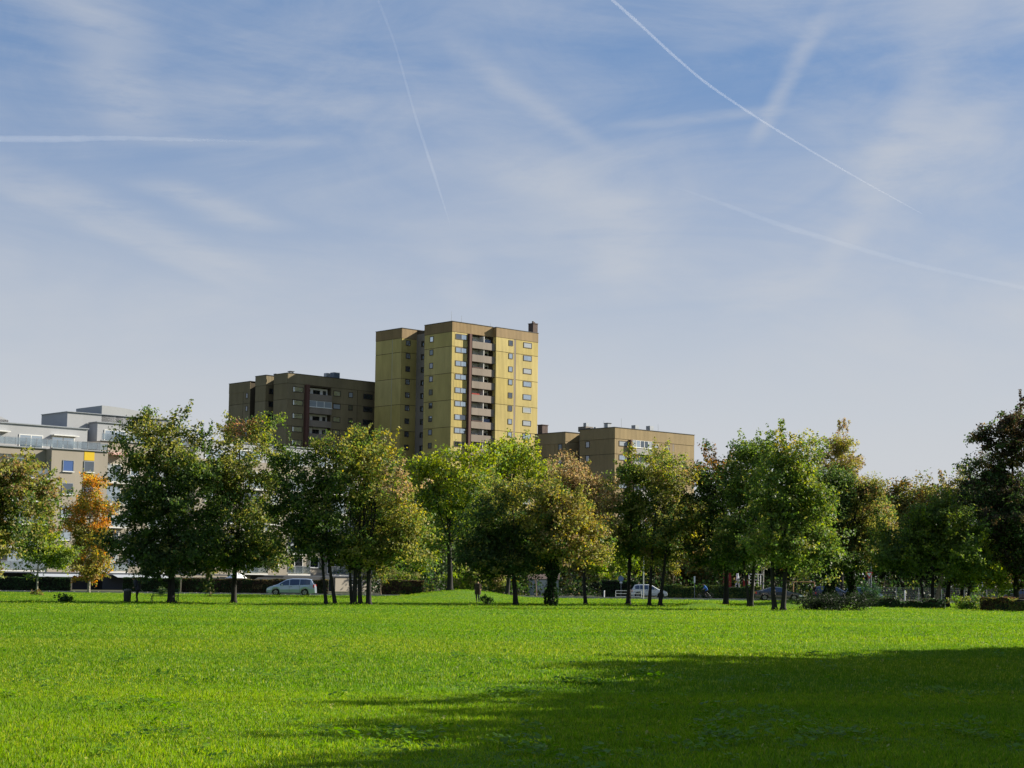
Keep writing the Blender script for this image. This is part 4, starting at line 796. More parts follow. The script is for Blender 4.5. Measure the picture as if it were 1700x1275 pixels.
us = np.array([(x, y) for x, y in zip(rng.uniform(30, 190, 5200), rng.uniform(205, 262, 5200))])
us[:, 0] = rng.uniform(-18, 85, len(us))
up = np.stack([us[:, 0], us[:, 1], rng.random(len(us)) ** 1.6 * 2.6], 1)
fw = np.stack([rng.uniform(-25, 105, 5000), rng.uniform(266, 284, 5000), rng.random(5000) * 9.5], 1); up = np.concatenate([up, fw]); us = up
idx = np.repeat(np.arange(len(up)), 7); upp = up[idx] + rng.normal(size=(len(idx), 3)) * .35; upp[:, 2] = np.abs(upp[:, 2])
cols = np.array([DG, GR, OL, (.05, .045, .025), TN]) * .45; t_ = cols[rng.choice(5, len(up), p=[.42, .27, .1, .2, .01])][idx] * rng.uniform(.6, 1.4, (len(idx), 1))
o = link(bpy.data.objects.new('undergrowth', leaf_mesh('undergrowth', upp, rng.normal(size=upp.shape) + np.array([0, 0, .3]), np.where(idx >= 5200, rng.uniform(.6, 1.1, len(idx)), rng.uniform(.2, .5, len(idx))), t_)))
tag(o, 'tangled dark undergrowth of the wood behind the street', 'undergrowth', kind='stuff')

# ------------------------------------------------------------------ cars
TYRE = mat('tyre', (.015, .015, .016), .85); RIM = mat('rim', (.35, .36, .38), .35, metal=.8); CGL = glass_mat('car_glass', (.6, .75, 1), (.012, .016, .026), .12); BLK = mat('black_plastic', (.02, .02, .022), .6)
def car(name, label, px, base, rz, L, prof, belt, hw, paint, wheels, wr=.31, Y=None, head=(.9, .9, .85), cat='car', pillars=(), rear_high=False):
    """prof: roof-side silhouette (x,z) from front bumper to rear; belt: z of window line (front, rear); x=0 front"""
    if Y is None: p = spot(px, base)
    else:
        q = pt(px, base, Y); p = Vector((q[0], Y, 0))
    root = empty(name, p, rz); tag(root, label, cat, 'cars parked or driving on the street')
    off = -L / 2
    zb = .22
    def width(x, z):
        w = hw * (1 - .10 * abs((x - L / 2) / (L / 2)) ** 4)
        b = np.interp(x, [0, L], belt)
        if z > b: w -= (z - b) * .36
        else: w -= max(0, .45 - z) * .12
        return w
    top = [np.array(q, float) for q in prof]
    # lower line with wheel arches
    low = [(top[-1][0] - .02, zb + .06)]
    for wx in sorted(wheels, reverse=True):
        ra = wr + .07
        for k in range(9):
            a = PI * k / 8; low.append((wx + ra * math.cos(a), wr + ra * math.sin(a) * 1.0 if math.sin(a) > 0 else zb))
            if k in (0, 8): low[-1] = (low[-1][0], zb)
    low.append((top[0][0] + .02, zb + .06))
    # densify silhouette
    T_ = []
    for a, b in zip(top[:-1], top[1:]):
        n_ = max(1, int(np.linalg.norm(b - a) / .22))
        for i in range(n_): T_.append(a + (b - a) * i / n_)
    T_.append(top[-1])
    vs = []; fs = []
    # side grid: for each silhouette x column connect low->belt->top per side
    cols_ = []
    low_s = sorted(low, key=lambda q: q[0])
    lx = [q[0] for q in low_s]; lz = [q[1] for q in low_s]
    allx = sorted(set([round(q[0], 3) for q in T_] + [round(x, 3) for x in lx]))
    tx = [q[0] for q in T_]; tz = [q[1] for q in T_]
    order = np.argsort(tx, kind='stable'); tx = np.array(tx)[order]; tz = np.array(tz)[order]
    for x in allx:
        zt = float(np.interp(x, tx, tz)); zl = float(np.interp(x, lx, lz)); zm = float(np.interp(x, [0, L], belt))
        zl = min(zl, zt - .04); zm = min(max(zm, zl + .02), zt - .015)
        zsh = (zl + zm) / 2
        ring = []
        for s_ in (-1, 1):
            for z, k in ((zl, 1.0), (zsh, 1.025), (zm, .99)): ring.append((x + off, s_ * width(x, z) * k, z))
            zr = zt - .05 if zt - .05 > zm else zm + (zt - zm) * .6
            ring.append((x + off, s_ * width(x, zr), zr)); ring.append((x + off, s_ * (width(x, zt) - .12), zt))
        vs += ring
    m_ = 10
    for i in range(len(allx) - 1):
        a = i * m_; b = a + m_
        for k in range(4):
            fs.append((a + k, b + k, b + k + 1, a + k + 1)); fs.append((a + 5 + k + 1, b + 5 + k + 1, b + 5 + k, a + 5 + k))
        fs.append((a + 4, b + 4, b + 9, a + 9)); fs.append((a + 5, b + 5, b, a))
    e = (len(allx) - 1) * m_
    fs += [(0, 1, 2, 3, 4, 9, 8, 7, 6, 5), tuple(e + q for q in (5, 6, 7, 8, 9, 4, 3, 2, 1, 0))]
    mesh_obj('body', vs, fs, paint, root, smooth=False)
    # glass: side windows between pillars
    xs_g = pillars
    for s_ in (-1, 1):
        for a, b in zip(xs_g[:-1], xs_g[1:]):
            mbg = MB(); n_ = 5; V_ = []
            for i in range(n_ + 1):
                x = a + .035 + (b - a - .07) * i / n_; zt = float(np.interp(x, tx, tz)) - .085; zm = float(np.interp(x, [0, L], belt)) + .03
                zt = max(zt, zm + .01); V_ += [(x + off, s_ * (width(x, zm) + .012), zm), (x + off, s_ * (width(x, zt) + .012), zt)]
            mbg.add(V_, [(2 * i, 2 * i + 2, 2 * i + 3, 2 * i + 1) if s_ < 0 else (2 * i + 1, 2 * i + 3, 2 * i + 2, 2 * i) for i in range(n_)]).build('window', CGL, root)
    # windscreen and rear window
    fr = [q for q in prof]; 
    def pane(nm, i0, i1):
        a = np.array(prof[i0]); b = np.array(prof[i1]); d = b - a; nrm = np.array([-d[1], d[0]]); nrm /= np.linalg.norm(nrm); nrm = nrm if nrm[1] > 0 else -nrm
        a2 = a + d * .08 + nrm * .012; b2 = b - d * .06 + nrm * .012
        MB().add([(a2[0] + off, -width(a2[0], a2[1]) + .16, a2[1]), (a2[0] + off, width(a2[0], a2[1]) - .16, a2[1]), (b2[0] + off, width(b2[0], b2[1]) - .18, b2[1]), (b2[0] + off, -width(b2[0], b2[1]) + .18, b2[1])], [(0, 1, 2, 3)]).build(nm, CGL, root)
    pane('windscreen', 3, 4); pane('rear_window', -3, -4)
    # wheels
    for wx in wheels:
        for s_ in (-1, 1):
            w = MB(); n_ = 20; y0, y1 = s_ * (hw - .20), s_ * (hw - .01)
            vs = [];
            for (rad, yy) in ((wr * .62, y1), (wr * .94, y1 * .998), (wr, (y1 * .7 + y0 * .3)), (wr, y0)):
                for k in range(n_): vs.append((wx + off + rad * math.cos(2 * PI * k / n_), yy, wr + rad * math.sin(2 * PI * k / n_)))
            w.add(vs, [(r_ * n_ + k, r_ * n_ + (k + 1) % n_, (r_ + 1) * n_ + (k + 1) % n_, (r_ + 1) * n_ + k) for r_ in range(3) for k in range(n_)])
            wo = w.build('wheel', TYRE, root)
            rm = MB(); yy = y1 - s_ * .02
            for k in range(5):
                a = 2 * PI * k / 5 + .3; c_ = (wx + off, wr); tip = (c_[0] + wr * .6 * math.cos(a), c_[1] + wr * .6 * math.sin(a)); q = (.045 * -math.sin(a), .045 * math.cos(a))
                rm.add([(c_[0] - q[0] * 1.3, yy, c_[1] - q[1] * 1.3), (c_[0] + q[0] * 1.3, yy, c_[1] + q[1] * 1.3), (tip[0] + q[0], yy, tip[1] + q[1]), (tip[0] - q[0], yy, tip[1] - q[1])], [(0, 1, 2, 3)])
            vs = []; 
            for rad in (wr * .56, wr * .66):
                for k in range(n_): vs.append((wx + off + rad * math.cos(2 * PI * k / n_), yy + s_ * .004, wr + rad * math.sin(2 * PI * k / n_)))
            rm.add(vs, [(k, (k + 1) % n_, n_ + (k + 1) % n_, n_ + k) for k in range(n_)])
            rm.build('rim', RIM, wo)
            dk = MB(); dk.add([(wx + off + wr * .6 * math.cos(2 * PI * k / n_), y1 - s_ * .05, wr + wr * .6 * math.sin(2 * PI * k / n_)) for k in range(n_)], [tuple(range(n_))]).build('hub', BLK, wo)
    # lamps, mirror, door seams, bumper
    zf = prof[1][1]; 
    for s_ in (-1, 1):
        MB().box(off + .06, off + .38, s_ * (hw - .14) - .11, s_ * (hw - .14) + .11, zf - .17, zf - .03).build('headlight', mat('lamp_clear', (.75, .78, .8), .2, spec=.8), root)
        xr = prof[-1][0]; z0, z1 = ((.80, 1.12) if rear_high else (.68, .90)); 
        MB().box(off + xr - .20, off + xr - .06, s_ * (hw - .12) - .085, s_ * (hw - .12) + .085, z0, z1).build('taillight', mat('lamp_red', (.55, .03, .03), .3, spec=.6), root)
        if len(pillars) > 1:
            x = pillars[0] + .25 + off; zm = np.interp(pillars[0], [0, L], belt)
            MB().box(x - .09, x + .07, s_ * (hw + .03) - .07, s_ * (hw + .03) + .07, zm + .02, zm + .17).build('mirror', paint, root)
            for x_ in pillars[1:-1]:
                zm = float(np.interp(x_, [0, L], belt)); MB().box(x_ + off - .008, x_ + off + .008, s_ * (hw * 1.02) - .012, s_ * (hw * 1.02) + .012, .36, zm - .06).build('door_seam', BLK, root)
            MB().box(pillars[1] + off + .08, pillars[1] + off + .25, s_ * (hw * 1.025) - .02, s_ * (hw * 1.025) + .02, zm - .16, zm - .13).build('door_handle', BLK, root)
        MB().box(off + wheels[0] + wr + .1, off + wheels[1] - wr - .1, s_ * (hw - .04) - .03, s_ * (hw - .04) + .03, .2, .3).build('side_skirt', BLK, root)
    MB().box(off - .02, off + .1, -.26, .26, .42, .53).build('number_plate', mat('plate', (.7, .7, .68), .5), root)
    MB().box(off + .02, off + .12, -.5, .5, .3, .42).build('grille', BLK, root)
    return root
SILV = mat('paint_silver_blue', (.36, .42, .52), .3, metal=.35, spec=.5, coat=.6); WHP = mat('paint_white', (.62, .64, .66), .3, spec=.5, coat=.6); DKP = mat('paint_charcoal', (.035, .04, .05), .25, metal=.3, spec=.5, coat=.8); NVP = mat('paint_navy', (.02, .03, .06), .25, metal=.2, coat=.8)
BLP = mat('paint_grey_blue', (.14, .19, .26), .3, metal=.3, coat=.6); BRP = mat('paint_brown', (.07, .045, .035), .3, metal=.2, coat=.6)
car('parked_car', 'silver-blue people carrier parked in front of the brown hedge', 484, 988.5, 0.0, 4.75, [(0, .5), (.05, .72), (.35, .88), (1.05, 1.08), (1.95, 1.58), (2.5, 1.68), (3.9, 1.68), (4.35, 1.62), (4.62, 1.10), (4.72, .85), (4.75, .45)], (.92, 1.08), .9, SILV, (.92, 3.75), .33, rear_high=True, pillars=(1.3, 2.25, 3.25, 4.3))
car('parked_car', 'white compact hatchback behind the twin slim trunks', 1077, 992.7, PI, 4.0, [(0, .5), (.05, .68), (.3, .82), (.95, .98), (1.7, 1.42), (2.1, 1.50), (3.2, 1.49), (3.6, 1.42), (3.88, .95), (3.97, .8), (4.0, .45)], (.88, .98), .84, WHP, (.75, 3.25), .3, pillars=(1.15, 2.1, 3.05, 3.6))
car('parked_car', 'low dark coupe-roofed saloon behind the forked trunks', 1291, 997, PI, 4.9, [(0, .45), (.05, .62), (.4, .78), (1.35, .93), (2.15, 1.36), (2.7, 1.42), (3.3, 1.36), (4.25, 1.02), (4.75, .95), (4.88, .7), (4.9, .42)], (.84, .95), .9, DKP, (.9, 3.9), .33, pillars=(1.7, 2.6, 3.5, 4.0))
car('parked_car', 'dark navy hatchback behind the ivy-covered trunks', 1382, 996.5, PI, 4.2, [(0, .5), (.05, .7), (.35, .86), (.95, 1.02), (1.75, 1.48), (2.2, 1.56), (3.5, 1.55), (3.95, 1.45), (4.1, 1.0), (4.18, .85), (4.2, .45)], (.92, 1.02), .87, NVP, (.8, 3.4), .32, pillars=(1.15, 2.1, 3.1, 3.85))
car('parked_car', 'grey-blue car half hidden behind the holly bush', 1432, 996, PI, 4.3, [(0, .5), (.05, .68), (.35, .84), (1.05, 1.0), (1.8, 1.42), (2.3, 1.48), (3.3, 1.46), (3.9, 1.3), (4.15, .98), (4.28, .85), (4.3, .45)], (.88, 1.0), .87, BLP, (.8, 3.45), .31, pillars=(1.2, 2.1, 3.1, 3.7), Y=196)
car('parked_car', 'dark brown car cut off by the right edge', 1694, 1000, 0.0, 4.4, [(0, .5), (.05, .68), (.35, .84), (1.1, 1.0), (1.9, 1.42), (2.4, 1.5), (3.5, 1.49), (4.0, 1.35), (4.25, .98), (4.38, .85), (4.4, .45)], (.88, 1.0), .87, BRP, (.85, 3.5), .31, pillars=(1.3, 2.2, 3.2, 3.8), Y=190)

# ------------------------------------------------------------------ people
SKIN = mat('skin', (.42, .25, .18), .6); CL_D = mat('cloth_dark', (.045, .045, .07), .9, var=.3, vscale=12); CL_T = mat('cloth_trousers', (.03, .028, .03), .9, var=.3, vscale=12); CL_B = mat('cloth_brown', (.045, .03, .02), .9, var=.3, vscale=12); CL_BL = mat('cloth_blue', (.03, .14, .48), .7, var=.15, vscale=8); SHOE = mat('shoe', (.02, .018, .016), .7); HAIRM = mat('hair', (.03, .02, .015), .9)
def figure(name, label, loc, rz, J, top, bottom, hair=HAIRM, cap=None, waist=.92):
    """J: dict of joint positions (x forward, y left, z up)"""
    root = empty(name, loc, rz); tag(root, label, 'person')
    V = ['pelvis', 'spine', 'chest', 'neck', 'head', 'crown', 'shL', 'elL', 'haL', 'fiL', 'shR', 'elR', 'haR', 'fiR', 'hiL', 'knL', 'anL', 'toL', 'hiR', 'knR', 'anR', 'toR', 'nose']
    rad = dict(pelvis=(.16, .12), spine=(.15, .11), chest=(.19, .12), neck=(.06, .06), head=(.085, .095), crown=(.08, .085), nose=(.02, .02), shL=(.075, .075), shR=(.075, .075), elL=(.05, .05), elR=(.05, .05), haL=(.032, .032), haR=(.032, .032), fiL=(.028, .02), fiR=(.028, .02),
               hiL=(.1, .1), hiR=(.1, .1), knL=(.068, .068), knR=(.068, .068), anL=(.045, .045), anR=(.045, .045), toL=(.045, .035), toR=(.045, .035))
    E_ = [('pelvis', 'spine'), ('spine', 'chest'), ('chest', 'neck'), ('neck', 'head'), ('head', 'crown'), ('head', 'nose'), ('chest', 'shL'), ('shL', 'elL'), ('elL', 'haL'), ('haL', 'fiL'), ('chest', 'shR'), ('shR', 'elR'), ('elR', 'haR'), ('haR', 'fiR'),
          ('pelvis', 'hiL'), ('hiL', 'knL'), ('knL', 'anL'), ('anL', 'toL'), ('pelvis', 'hiR'), ('hiR', 'knR'), ('knR', 'anR'), ('anR', 'toR')]
    me = bpy.data.meshes.new('skeleton'); me.from_pydata([J[v] for v in V], [(V.index(a), V.index(b)) for a, b in E_], [])
    ob = bpy.data.objects.new('body', me); COL.objects.link(ob); md = ob.modifiers.new('skin', 'SKIN'); ob.modifiers.new('sub', 'SUBSURF').render_levels = 2; ob.modifiers['sub'].levels = 2
    for i, v in enumerate(V): me.skin_vertices[0].data[i].radius = rad[v]
    me.skin_vertices[0].data[0].use_root = True
    dg = bpy.context.evaluated_depsgraph_get(); m2 = bpy.data.meshes.new_from_object(ob.evaluated_get(dg)); bpy.data.objects.remove(ob)
    b = bpy.data.objects.new('body', m2); link(b, root); m2.materials.clear()
    for mm in (top, bottom, SKIN, SHOE, hair): m2.materials.append(mm)
    Hn = np.array(J['head']); hands = [np.array(J['haL']), np.array(J['haR']), np.array(J['fiL']), np.array(J['fiR'])]; feet = [np.array(J['toL']), np.array(J['toR']), np.array(J['anL']), np.array(J['anR'])]
    pel = np.array(J['pelvis']); chs = np.array(J['chest']); ax = (chs - pel) / np.linalg.norm(chs - pel)
    legs = [np.array(J[k]) for k in ('knL', 'knR', 'anL', 'anR')]
    for pl in m2.polygons:
        c = np.array(pl.center); k = 0
        dh = np.linalg.norm(c - Hn); dn = np.linalg.norm(c - np.array(J['crown']))
        if min(dh, dn) < .14 and (c - np.array(J['neck'])) @ (Hn - np.array(J['neck'])) > 0:
            k = 2 if (c - Hn)[0] > .02 or (c[2] < Hn[2] - .04) else 4
            if c[2] > J['crown'][2] + .0: k = 4
        elif min(np.linalg.norm(c - h) for h in hands) < .085: k = 2
        elif min(np.linalg.norm(c - h) for h in feet[:2]) < .1: k = 3
        elif (c - pel) @ ax < -.0 or min(np.linalg.norm(c - l) for l in legs) < .25: k = 1
        pl.material_index = k; pl.use_smooth = True
    return root, b
p1 = spot(227, 1000)
J1 = dict(pelvis=(-.05, 0, .9), spine=(-.03, 0, 1.06), chest=(.08, 0, 1.3), neck=(.18, 0, 1.43), head=(.26, 0, 1.53), crown=(.28, 0, 1.62), nose=(.36, 0, 1.5), shL=(.1, .19, 1.34), elL=(.04, .26, 1.08), haL=(.2, .2, .95), fiL=(.27, .17, .93), shR=(.1, -.19, 1.34), elR=(-.08, -.25, 1.1), haR=(-.1, -.2, .92), fiR=(-.08, -.17, .85),
          hiL=(-.05, .1, .86), knL=(-.0, .11, .47), anL=(-.08, .11, .08), toL=(.08, .12, .04), hiR=(-.05, -.1, .86), knR=(.03, -.11, .47), anR=(.02, -.11, .08), toR=(.18, -.12, .04))
f1, b1 = figure('person', 'stooping person in dark clothes and white cap by the litter bin, holding a stick', p1, PI, J1, CL_D, CL_T)
cm = MB(); nn = 12
for i in range(4):
    a = PI / 2 * i / 3; 
    for k in range(nn): cm.v.append((.28 + .115 * math.cos(a) * math.cos(2 * PI * k / nn), .105 * math.cos(a) * math.sin(2 * PI * k / nn), 1.58 + .1 * math.sin(a)))
cm.f = [(i * nn + k, i * nn + (k + 1) % nn, (i + 1) * nn + (k + 1) % nn, (i + 1) * nn + k) for i in range(3) for k in range(nn)]; cm.add([(.33, -.08, 1.585), (.50, -.06, 1.56), (.50, .06, 1.56), (.33, .08, 1.585), (.33, -.08, 1.6), (.50, -.06, 1.575), (.50, .06, 1.575), (.33, .08, 1.6)], [(0, 1, 2, 3), (4, 7, 6, 5), (0, 4, 5, 1), (1, 5, 6, 2), (2, 6, 7, 3)])
cm.build('cap', mat('cap_white', (.75, .73, .70), .8), f1)
jk = MB(); nn = 14
for (x, z, rx, ry) in ((-.06, .80, .17, .21), (-.05, 1.0, .18, .22), (.0, 1.15, .19, .23), (.07, 1.3, .18, .25), (.13, 1.4, .13, .22), (.18, 1.46, .07, .1)):
    for k in range(nn): jk.v.append((x + rx * math.cos(2 * PI * k / nn), ry * math.sin(2 * PI * k / nn), z + .35 * rx * -math.cos(2 * PI * k / nn) * (z > 1.1)))
jk.f = [(i * nn + k, i * nn + (k + 1) % nn, (i + 1) * nn + (k + 1) % nn, (i + 1) * nn + k) for i in range(5) for k in range(nn)]; jk.build('jacket', CL_D, f1, smooth=True)
o = MB().tube([(-.04, -.17, 1.06), (-.12, -.18, .92), (-.52, -.25, .52)], [.016, .016, .012], 6).build('walking_stick', mat('stick_pale', (.6, .58, .52), .6)); o.location = p1; o.rotation_euler = (0, 0, PI); tag(o, 'pale stick held behind the back by the stooping person', 'stick')
p2 = spot(793, 1000)
J2 = dict(pelvis=(0, 0, .9), spine=(0, 0, 1.06), chest=(.02, 0, 1.3), neck=(.05, 0, 1.45), head=(.09, 0, 1.57), crown=(.09, 0, 1.66), nose=(.19, 0, 1.55), shL=(.0, .2, 1.36), elL=(-.06, .27, 1.1), haL=(.1, .22, .95), fiL=(.17, .18, .95), shR=(.0, -.2, 1.36), elR=(-.06, -.27, 1.1), haR=(.1, -.22, .95), fiR=(.17, -.18, .95),
          hiL=(0, .1, .86), knL=(.14, .1, .48), anL=(.02, .1, .12), toL=(.16, .11, .06), hiR=(0, -.1, .86), knR=(.0, -.1, .46), anR=(-.18, -.1, .1), toR=(-.03, -.11, .04))
f2, b2 = figure('person', 'walking person in a dark brown coat on the shaded grass below the rise', p2, R(-100), J2, CL_B, CL_D)
co = MB(); nn = 14
for (z, rx, ry) in ((.62, .2, .25), (.9, .19, .24), (1.15, .17, .22), (1.36, .14, .235), (1.44, .09, .14)):
    for k in range(nn): co.v.append((.01 + rx * math.cos(2 * PI * k / nn), ry * math.sin(2 * PI * k / nn), z))
co.f = [(i * nn + k, i * nn + (k + 1) % nn, (i + 1) * nn + (k + 1) % nn, (i + 1) * nn + k) for i in range(4) for k in range(nn)]; co.build('coat', CL_B, f2, smooth=True)
# cyclist and bicycle (both face left, lean a little)
p3 = spot(1171, 994.3)
bk = empty('bicycle', p3, PI); tag(bk, 'dark city bicycle ridden by the person in blue', 'bicycle')
def wheel(x, nm='wheel'):
    b = MB(); n_ = 28; k2 = 6; vs = []
    for i in range(n_):
        a = 2 * PI * i / n_
        for j in range(k2): c = 2 * PI * j / k2; r_ = .33 + .018 * math.cos(c); vs.append((x + r_ * math.cos(a), .018 * math.sin(c), .35 + r_ * math.sin(a)))
    b.add(vs, [(i * k2 + j, ((i + 1) % n_) * k2 + j, ((i + 1) % n_) * k2 + (j + 1) % k2, i * k2 + (j + 1) % k2) for i in range(n_) for j in range(k2)])
    o = b.build(nm, TYRE, bk); s = MB()
    for i in range(12):
        a = 2 * PI * i / 12; s.tube([(x, 0, .35), (x + .32 * math.cos(a), 0, .35 + .32 * math.sin(a))], [.004, .004], 4, caps=False)
    s.build('spoke', RIM, o)
wheel(.53); wheel(-.53)
fr = MB(); 
for a, b in (((-.53, 0, .35), (-.1, 0, .32)), ((-.1, 0, .32), (-.2, 0, .85)), ((-.53, 0, .35), (-.18, 0, .75)), ((-.1, 0, .32), (.36, 0, .78)), ((-.18, 0, .75), (.36, 0, .86)), ((.36, 0, .76), (.53, 0, .35)), ((.36, 0, .76), (.33, 0, 1.0))): fr.tube([a, b], [.02, .018], 6)
fr.build('frame', mat('bike_black', (.03, .03, .035), .4), bk); MB().tube([(.2, -.26, 1.04), (.34, -.14, 1.03), (.34, .14, 1.03), (.2, .26, 1.04)], [.014] * 4, 6).build('handlebar', METAL, bk)
MB().tube([(-.34, 0, .88), (-.2, 0, .9), (-.05, 0, .88)], [.09, .07, .03], 8).build('saddle', BLK, bk); MB().tube([(-.1, -.1, .32), (-.1, .1, .32)], [.04, .04], 10).build('crank', METAL, bk)
J3 = dict(pelvis=(-.2, 0, 1.0), spine=(-.15, 0, 1.13), chest=(.02, 0, 1.33), neck=(.12, 0, 1.46), head=(.2, 0, 1.56), crown=(.21, 0, 1.65), nose=(.3, 0, 1.54), shL=(.04, .19, 1.37), elL=(.12, .25, 1.15), haL=(.22, .25, 1.07), fiL=(.28, .25, 1.06), shR=(.04, -.19, 1.37), elR=(.12, -.25, 1.15), haR=(.22, -.25, 1.07), fiR=(.28, -.25, 1.06),
          hiL=(-.18, .1, .97), knL=(.16, .12, .72), anL=(-.02, .12, .33), toL=(.12, .13, .27), hiR=(-.18, -.1, .97), knR=(.08, -.12, .6), anR=(-.2, -.12, .25), toR=(-.06, -.13, .18))
f3, b3 = figure('person', 'cyclist in a bright blue jacket riding along the street', p3, PI, J3, CL_BL, CL_T)

# ------------------------------------------------------------------ park and street furniture
GM = mat('painted_green_metal', (.03, .10, .06), .5); BIN = mat('bin_dark', (.03, .032, .03), .6, var=.3, vscale=8)
p = spot(275, 1000.5); bn_ = empty('park_bench', p, 0); tag(bn_, 'dark green metal park bench half hidden by the large trunk', 'bench')
Wd = 42 * p.y / F; x0 = -22 * p.y / F
for k in range(4): MB().tube([(x0, .12, .5 + k * .09), (x0 + Wd, .12, .5 + k * .09)], [.018, .018], 6).build('back_slat', GM, bn_)
for k in range(4): MB().box(x0, x0 + Wd, -.32 + k * .11, -.24 + k * .11, .42, .445).build('seat_slat', GM, bn_)
for x in (x0, x0 + Wd): MB().tube([(x, .1, 0), (x, .1, .42), (x, .14, .84)], [.025] * 3, 6).tube([(x, -.34, 0), (x, -.34, .44), (x, .1, .44)], [.025] * 3, 6).build('leg', GM, bn_)
MB().tube([(x0, .14, .84), (x0 + Wd, .14, .84)], [.025, .025], 6).build('top_rail', GM, bn_)
o = MB().add(*[(lambda n_: ([(.16 * math.cos(2 * PI * k / n_) * c, .1 * math.sin(2 * PI * k / n_) * c, z) for (c, z) in ((.7, 0), (1, .07), (.9, .14), (.3, .18)) for k in range(n_)], [(i * n_ + k, i * n_ + (k + 1) % n_, (i + 1) * n_ + (k + 1) % n_, (i + 1) * n_ + k) for i in range(3) for k in range(n_)]))(10)][0]).build('bag', mat('bag_orange', (.75, .22, .05), .7))
o.location = (p.x + x0 + Wd - .5, p.y - .1, p.z + .86); o.location.z = p.z + .445; o.location.z = p.z + .86; tag(o, 'small orange bag resting on the right end of the bench back', 'bag')
p = spot(211, 1000); lb = empty('litter_bin', p); tag(lb, 'dark round litter bin standing on the lawn beside the stooping person', 'litter bin')
b = MB(); n_ = 16
for (r_, z) in ((.2, .0), (.22, .03), (.24, .4), (.25, .72), (.25, .74)):
    for k in range(n_): b.v.append((r_ * math.cos(2 * PI * k / n_), r_ * math.sin(2 * PI * k / n_), z))
b.f = [(i * n_ + k, i * n_ + (k + 1) % n_, (i + 1) * n_ + (k + 1) % n_, (i + 1) * n_ + k) for i in range(4) for k in range(n_)]; b.build('drum', BIN, lb, smooth=True)
b = MB()
for (r_, z) in ((.27, .73), (.27, .77), (.2, .84), (.05, .87)):
    for k in range(n_): b.v.append((r_ * math.cos(2 * PI * k / n_), r_ * math.sin(2 * PI * k / n_), z))
b.f = [(i * n_ + k, i * n_ + (k + 1) % n_, (i + 1) * n_ + (k + 1) % n_, (i + 1) * n_ + k) for i in range(3) for k in range(n_)]; b.build('lid', mat('bin_lid', (.10, .10, .09), .5), lb, smooth=True)
def sign_face(root, verts, m, name, y=-.03, t=.012): 
    n_ = len(verts); MB().add([(x, y, z) for x, z in verts] + [(x, y + t, z) for x, z in verts], [tuple(range(n_))] + [tuple(range(2 * n_ - 1, n_ - 1, -1))] + [(k, k + n_, (k + 1) % n_ + n_, (k + 1) % n_) for k in range(n_)]).build(name, m, root)
SR = mat('sign_red', (.55, .03, .03), .5); SW = mat('sign_white', (.75, .75, .73), .5); SB = mat('sign_back_blue', (.16, .22, .34), .5)
q = pt(1443, 955, 188); s = empty('give_way_sign', (q[0], 188, 0)); tag(s, 'red and white triangular give way sign on a grey post', 'traffic sign')
MB().tube([(0, 0, 0), (0, 0, q[2] + .5)], [.03, .03], 8).build('post', METAL, s); h = q[2] + .35
sign_face(s, [(-.42, h), (.42, h), (0, h - .73)], SR, 'sign_plate'); sign_face(s, [(-.25, h - .1), (.25, h - .1), (0, h - .54)], SW, 'sign_centre', -.045)
q = pt(1153, 962, 200); s = empty('street_sign', (q[0], 200, 0)); tag(s, 'narrow upright white sign panel above the cyclist', 'sign'); MB().tube([(0, 0, 0), (0, 0, q[2] + .4)], [.03, .03], 8).build('post', METAL, s); sign_face(s, [(-.09, q[2] - .36), (.09, q[2] - .36), (.09, q[2] + .36), (-.09, q[2] + .36)], SW, 'sign_plate')
q = pt(1031, 962, 196); s = empty('street_sign', (q[0], 196, 0)); tag(s, 'round blue-grey sign above the metal railing', 'sign'); MB().tube([(0, 0, 0), (0, 0, q[2] + .3)], [.03, .03], 8).build('post', METAL, s)
sign_face(s, [(.30 * math.cos(2 * PI * k / 20), q[2] + .1 + .30 * math.sin(2 * PI * k / 20)) for k in range(20)], SB, 'sign_plate'); sign_face(s, [(-.15, q[2] - .42), (.15, q[2] - .42), (.15, q[2] - .24), (-.15, q[2] - .24)], SW, 'sign_plate', -.03)
q = pt(1444, 870, 189); s = empty('street_lamp', (q[0] + .08, 189, 0)); tag(s, 'slim grey street lamp post beside the give way sign', 'street lamp'); MB().tube([(0, 0, 0), (0, 0, 3), (0, 0, q[2])], [.07, .06, .04], 10).build('pole', METAL, s); MB().tube([(0, 0, q[2]), (.05, -.3, q[2] + .12), (.1, -.75, q[2] + .14)], [.04, .05, .09], 8).build('lamp_head', METAL, s)
q = pt(1630, 930, 190); s = empty('street_lamp', (q[0], 190, 0)); tag(s, 'grey pole standing behind the low yellow-green tree', 'street lamp'); MB().tube([(0, 0, 0), (0, 0, 6.5)], [.07, .045], 10).build('pole', METAL, s); MB().tube([(0, 0, 6.5), (0, -.3, 6.62), (0, -.7, 6.64)], [.04, .05, .09], 8).build('lamp_head', METAL, s)
q = pt(1081, 940, 168); s = empty('street_lamp', (q[0], 177.6, 0)); tag(s, 'thin pale pole right beside the slim trunks before the white car', 'pole'); MB().tube([(0, 0, 0), (0, 0, 5.6)], [.06, .045], 10).build('pole', mat('pole_pale', (.45, .47, .47), .6), s); MB().tube([(0, 0, 5.6), (0, 0, 5.75)], [.07, .02], 10).build('pole_cap', METAL, s)
for (x, lab, hh) in ((1502, 'short white marker post at the street edge', 1.15), (1003, 'short white post left of the metal railing', .75)):
    q = pt(x, 990, 186); s = empty('marker_post', (q[0], 186, 0)); tag(s, lab, 'post'); MB().tube([(0, 0, 0), (0, 0, hh)], [.07, .06], 8).build('shaft', SW, s); MB().tube([(0, 0, hh), (0, 0, hh + .04), (0, 0, hh + .07)], [.075, .06, .02], 8).build('post_cap', METAL, s)
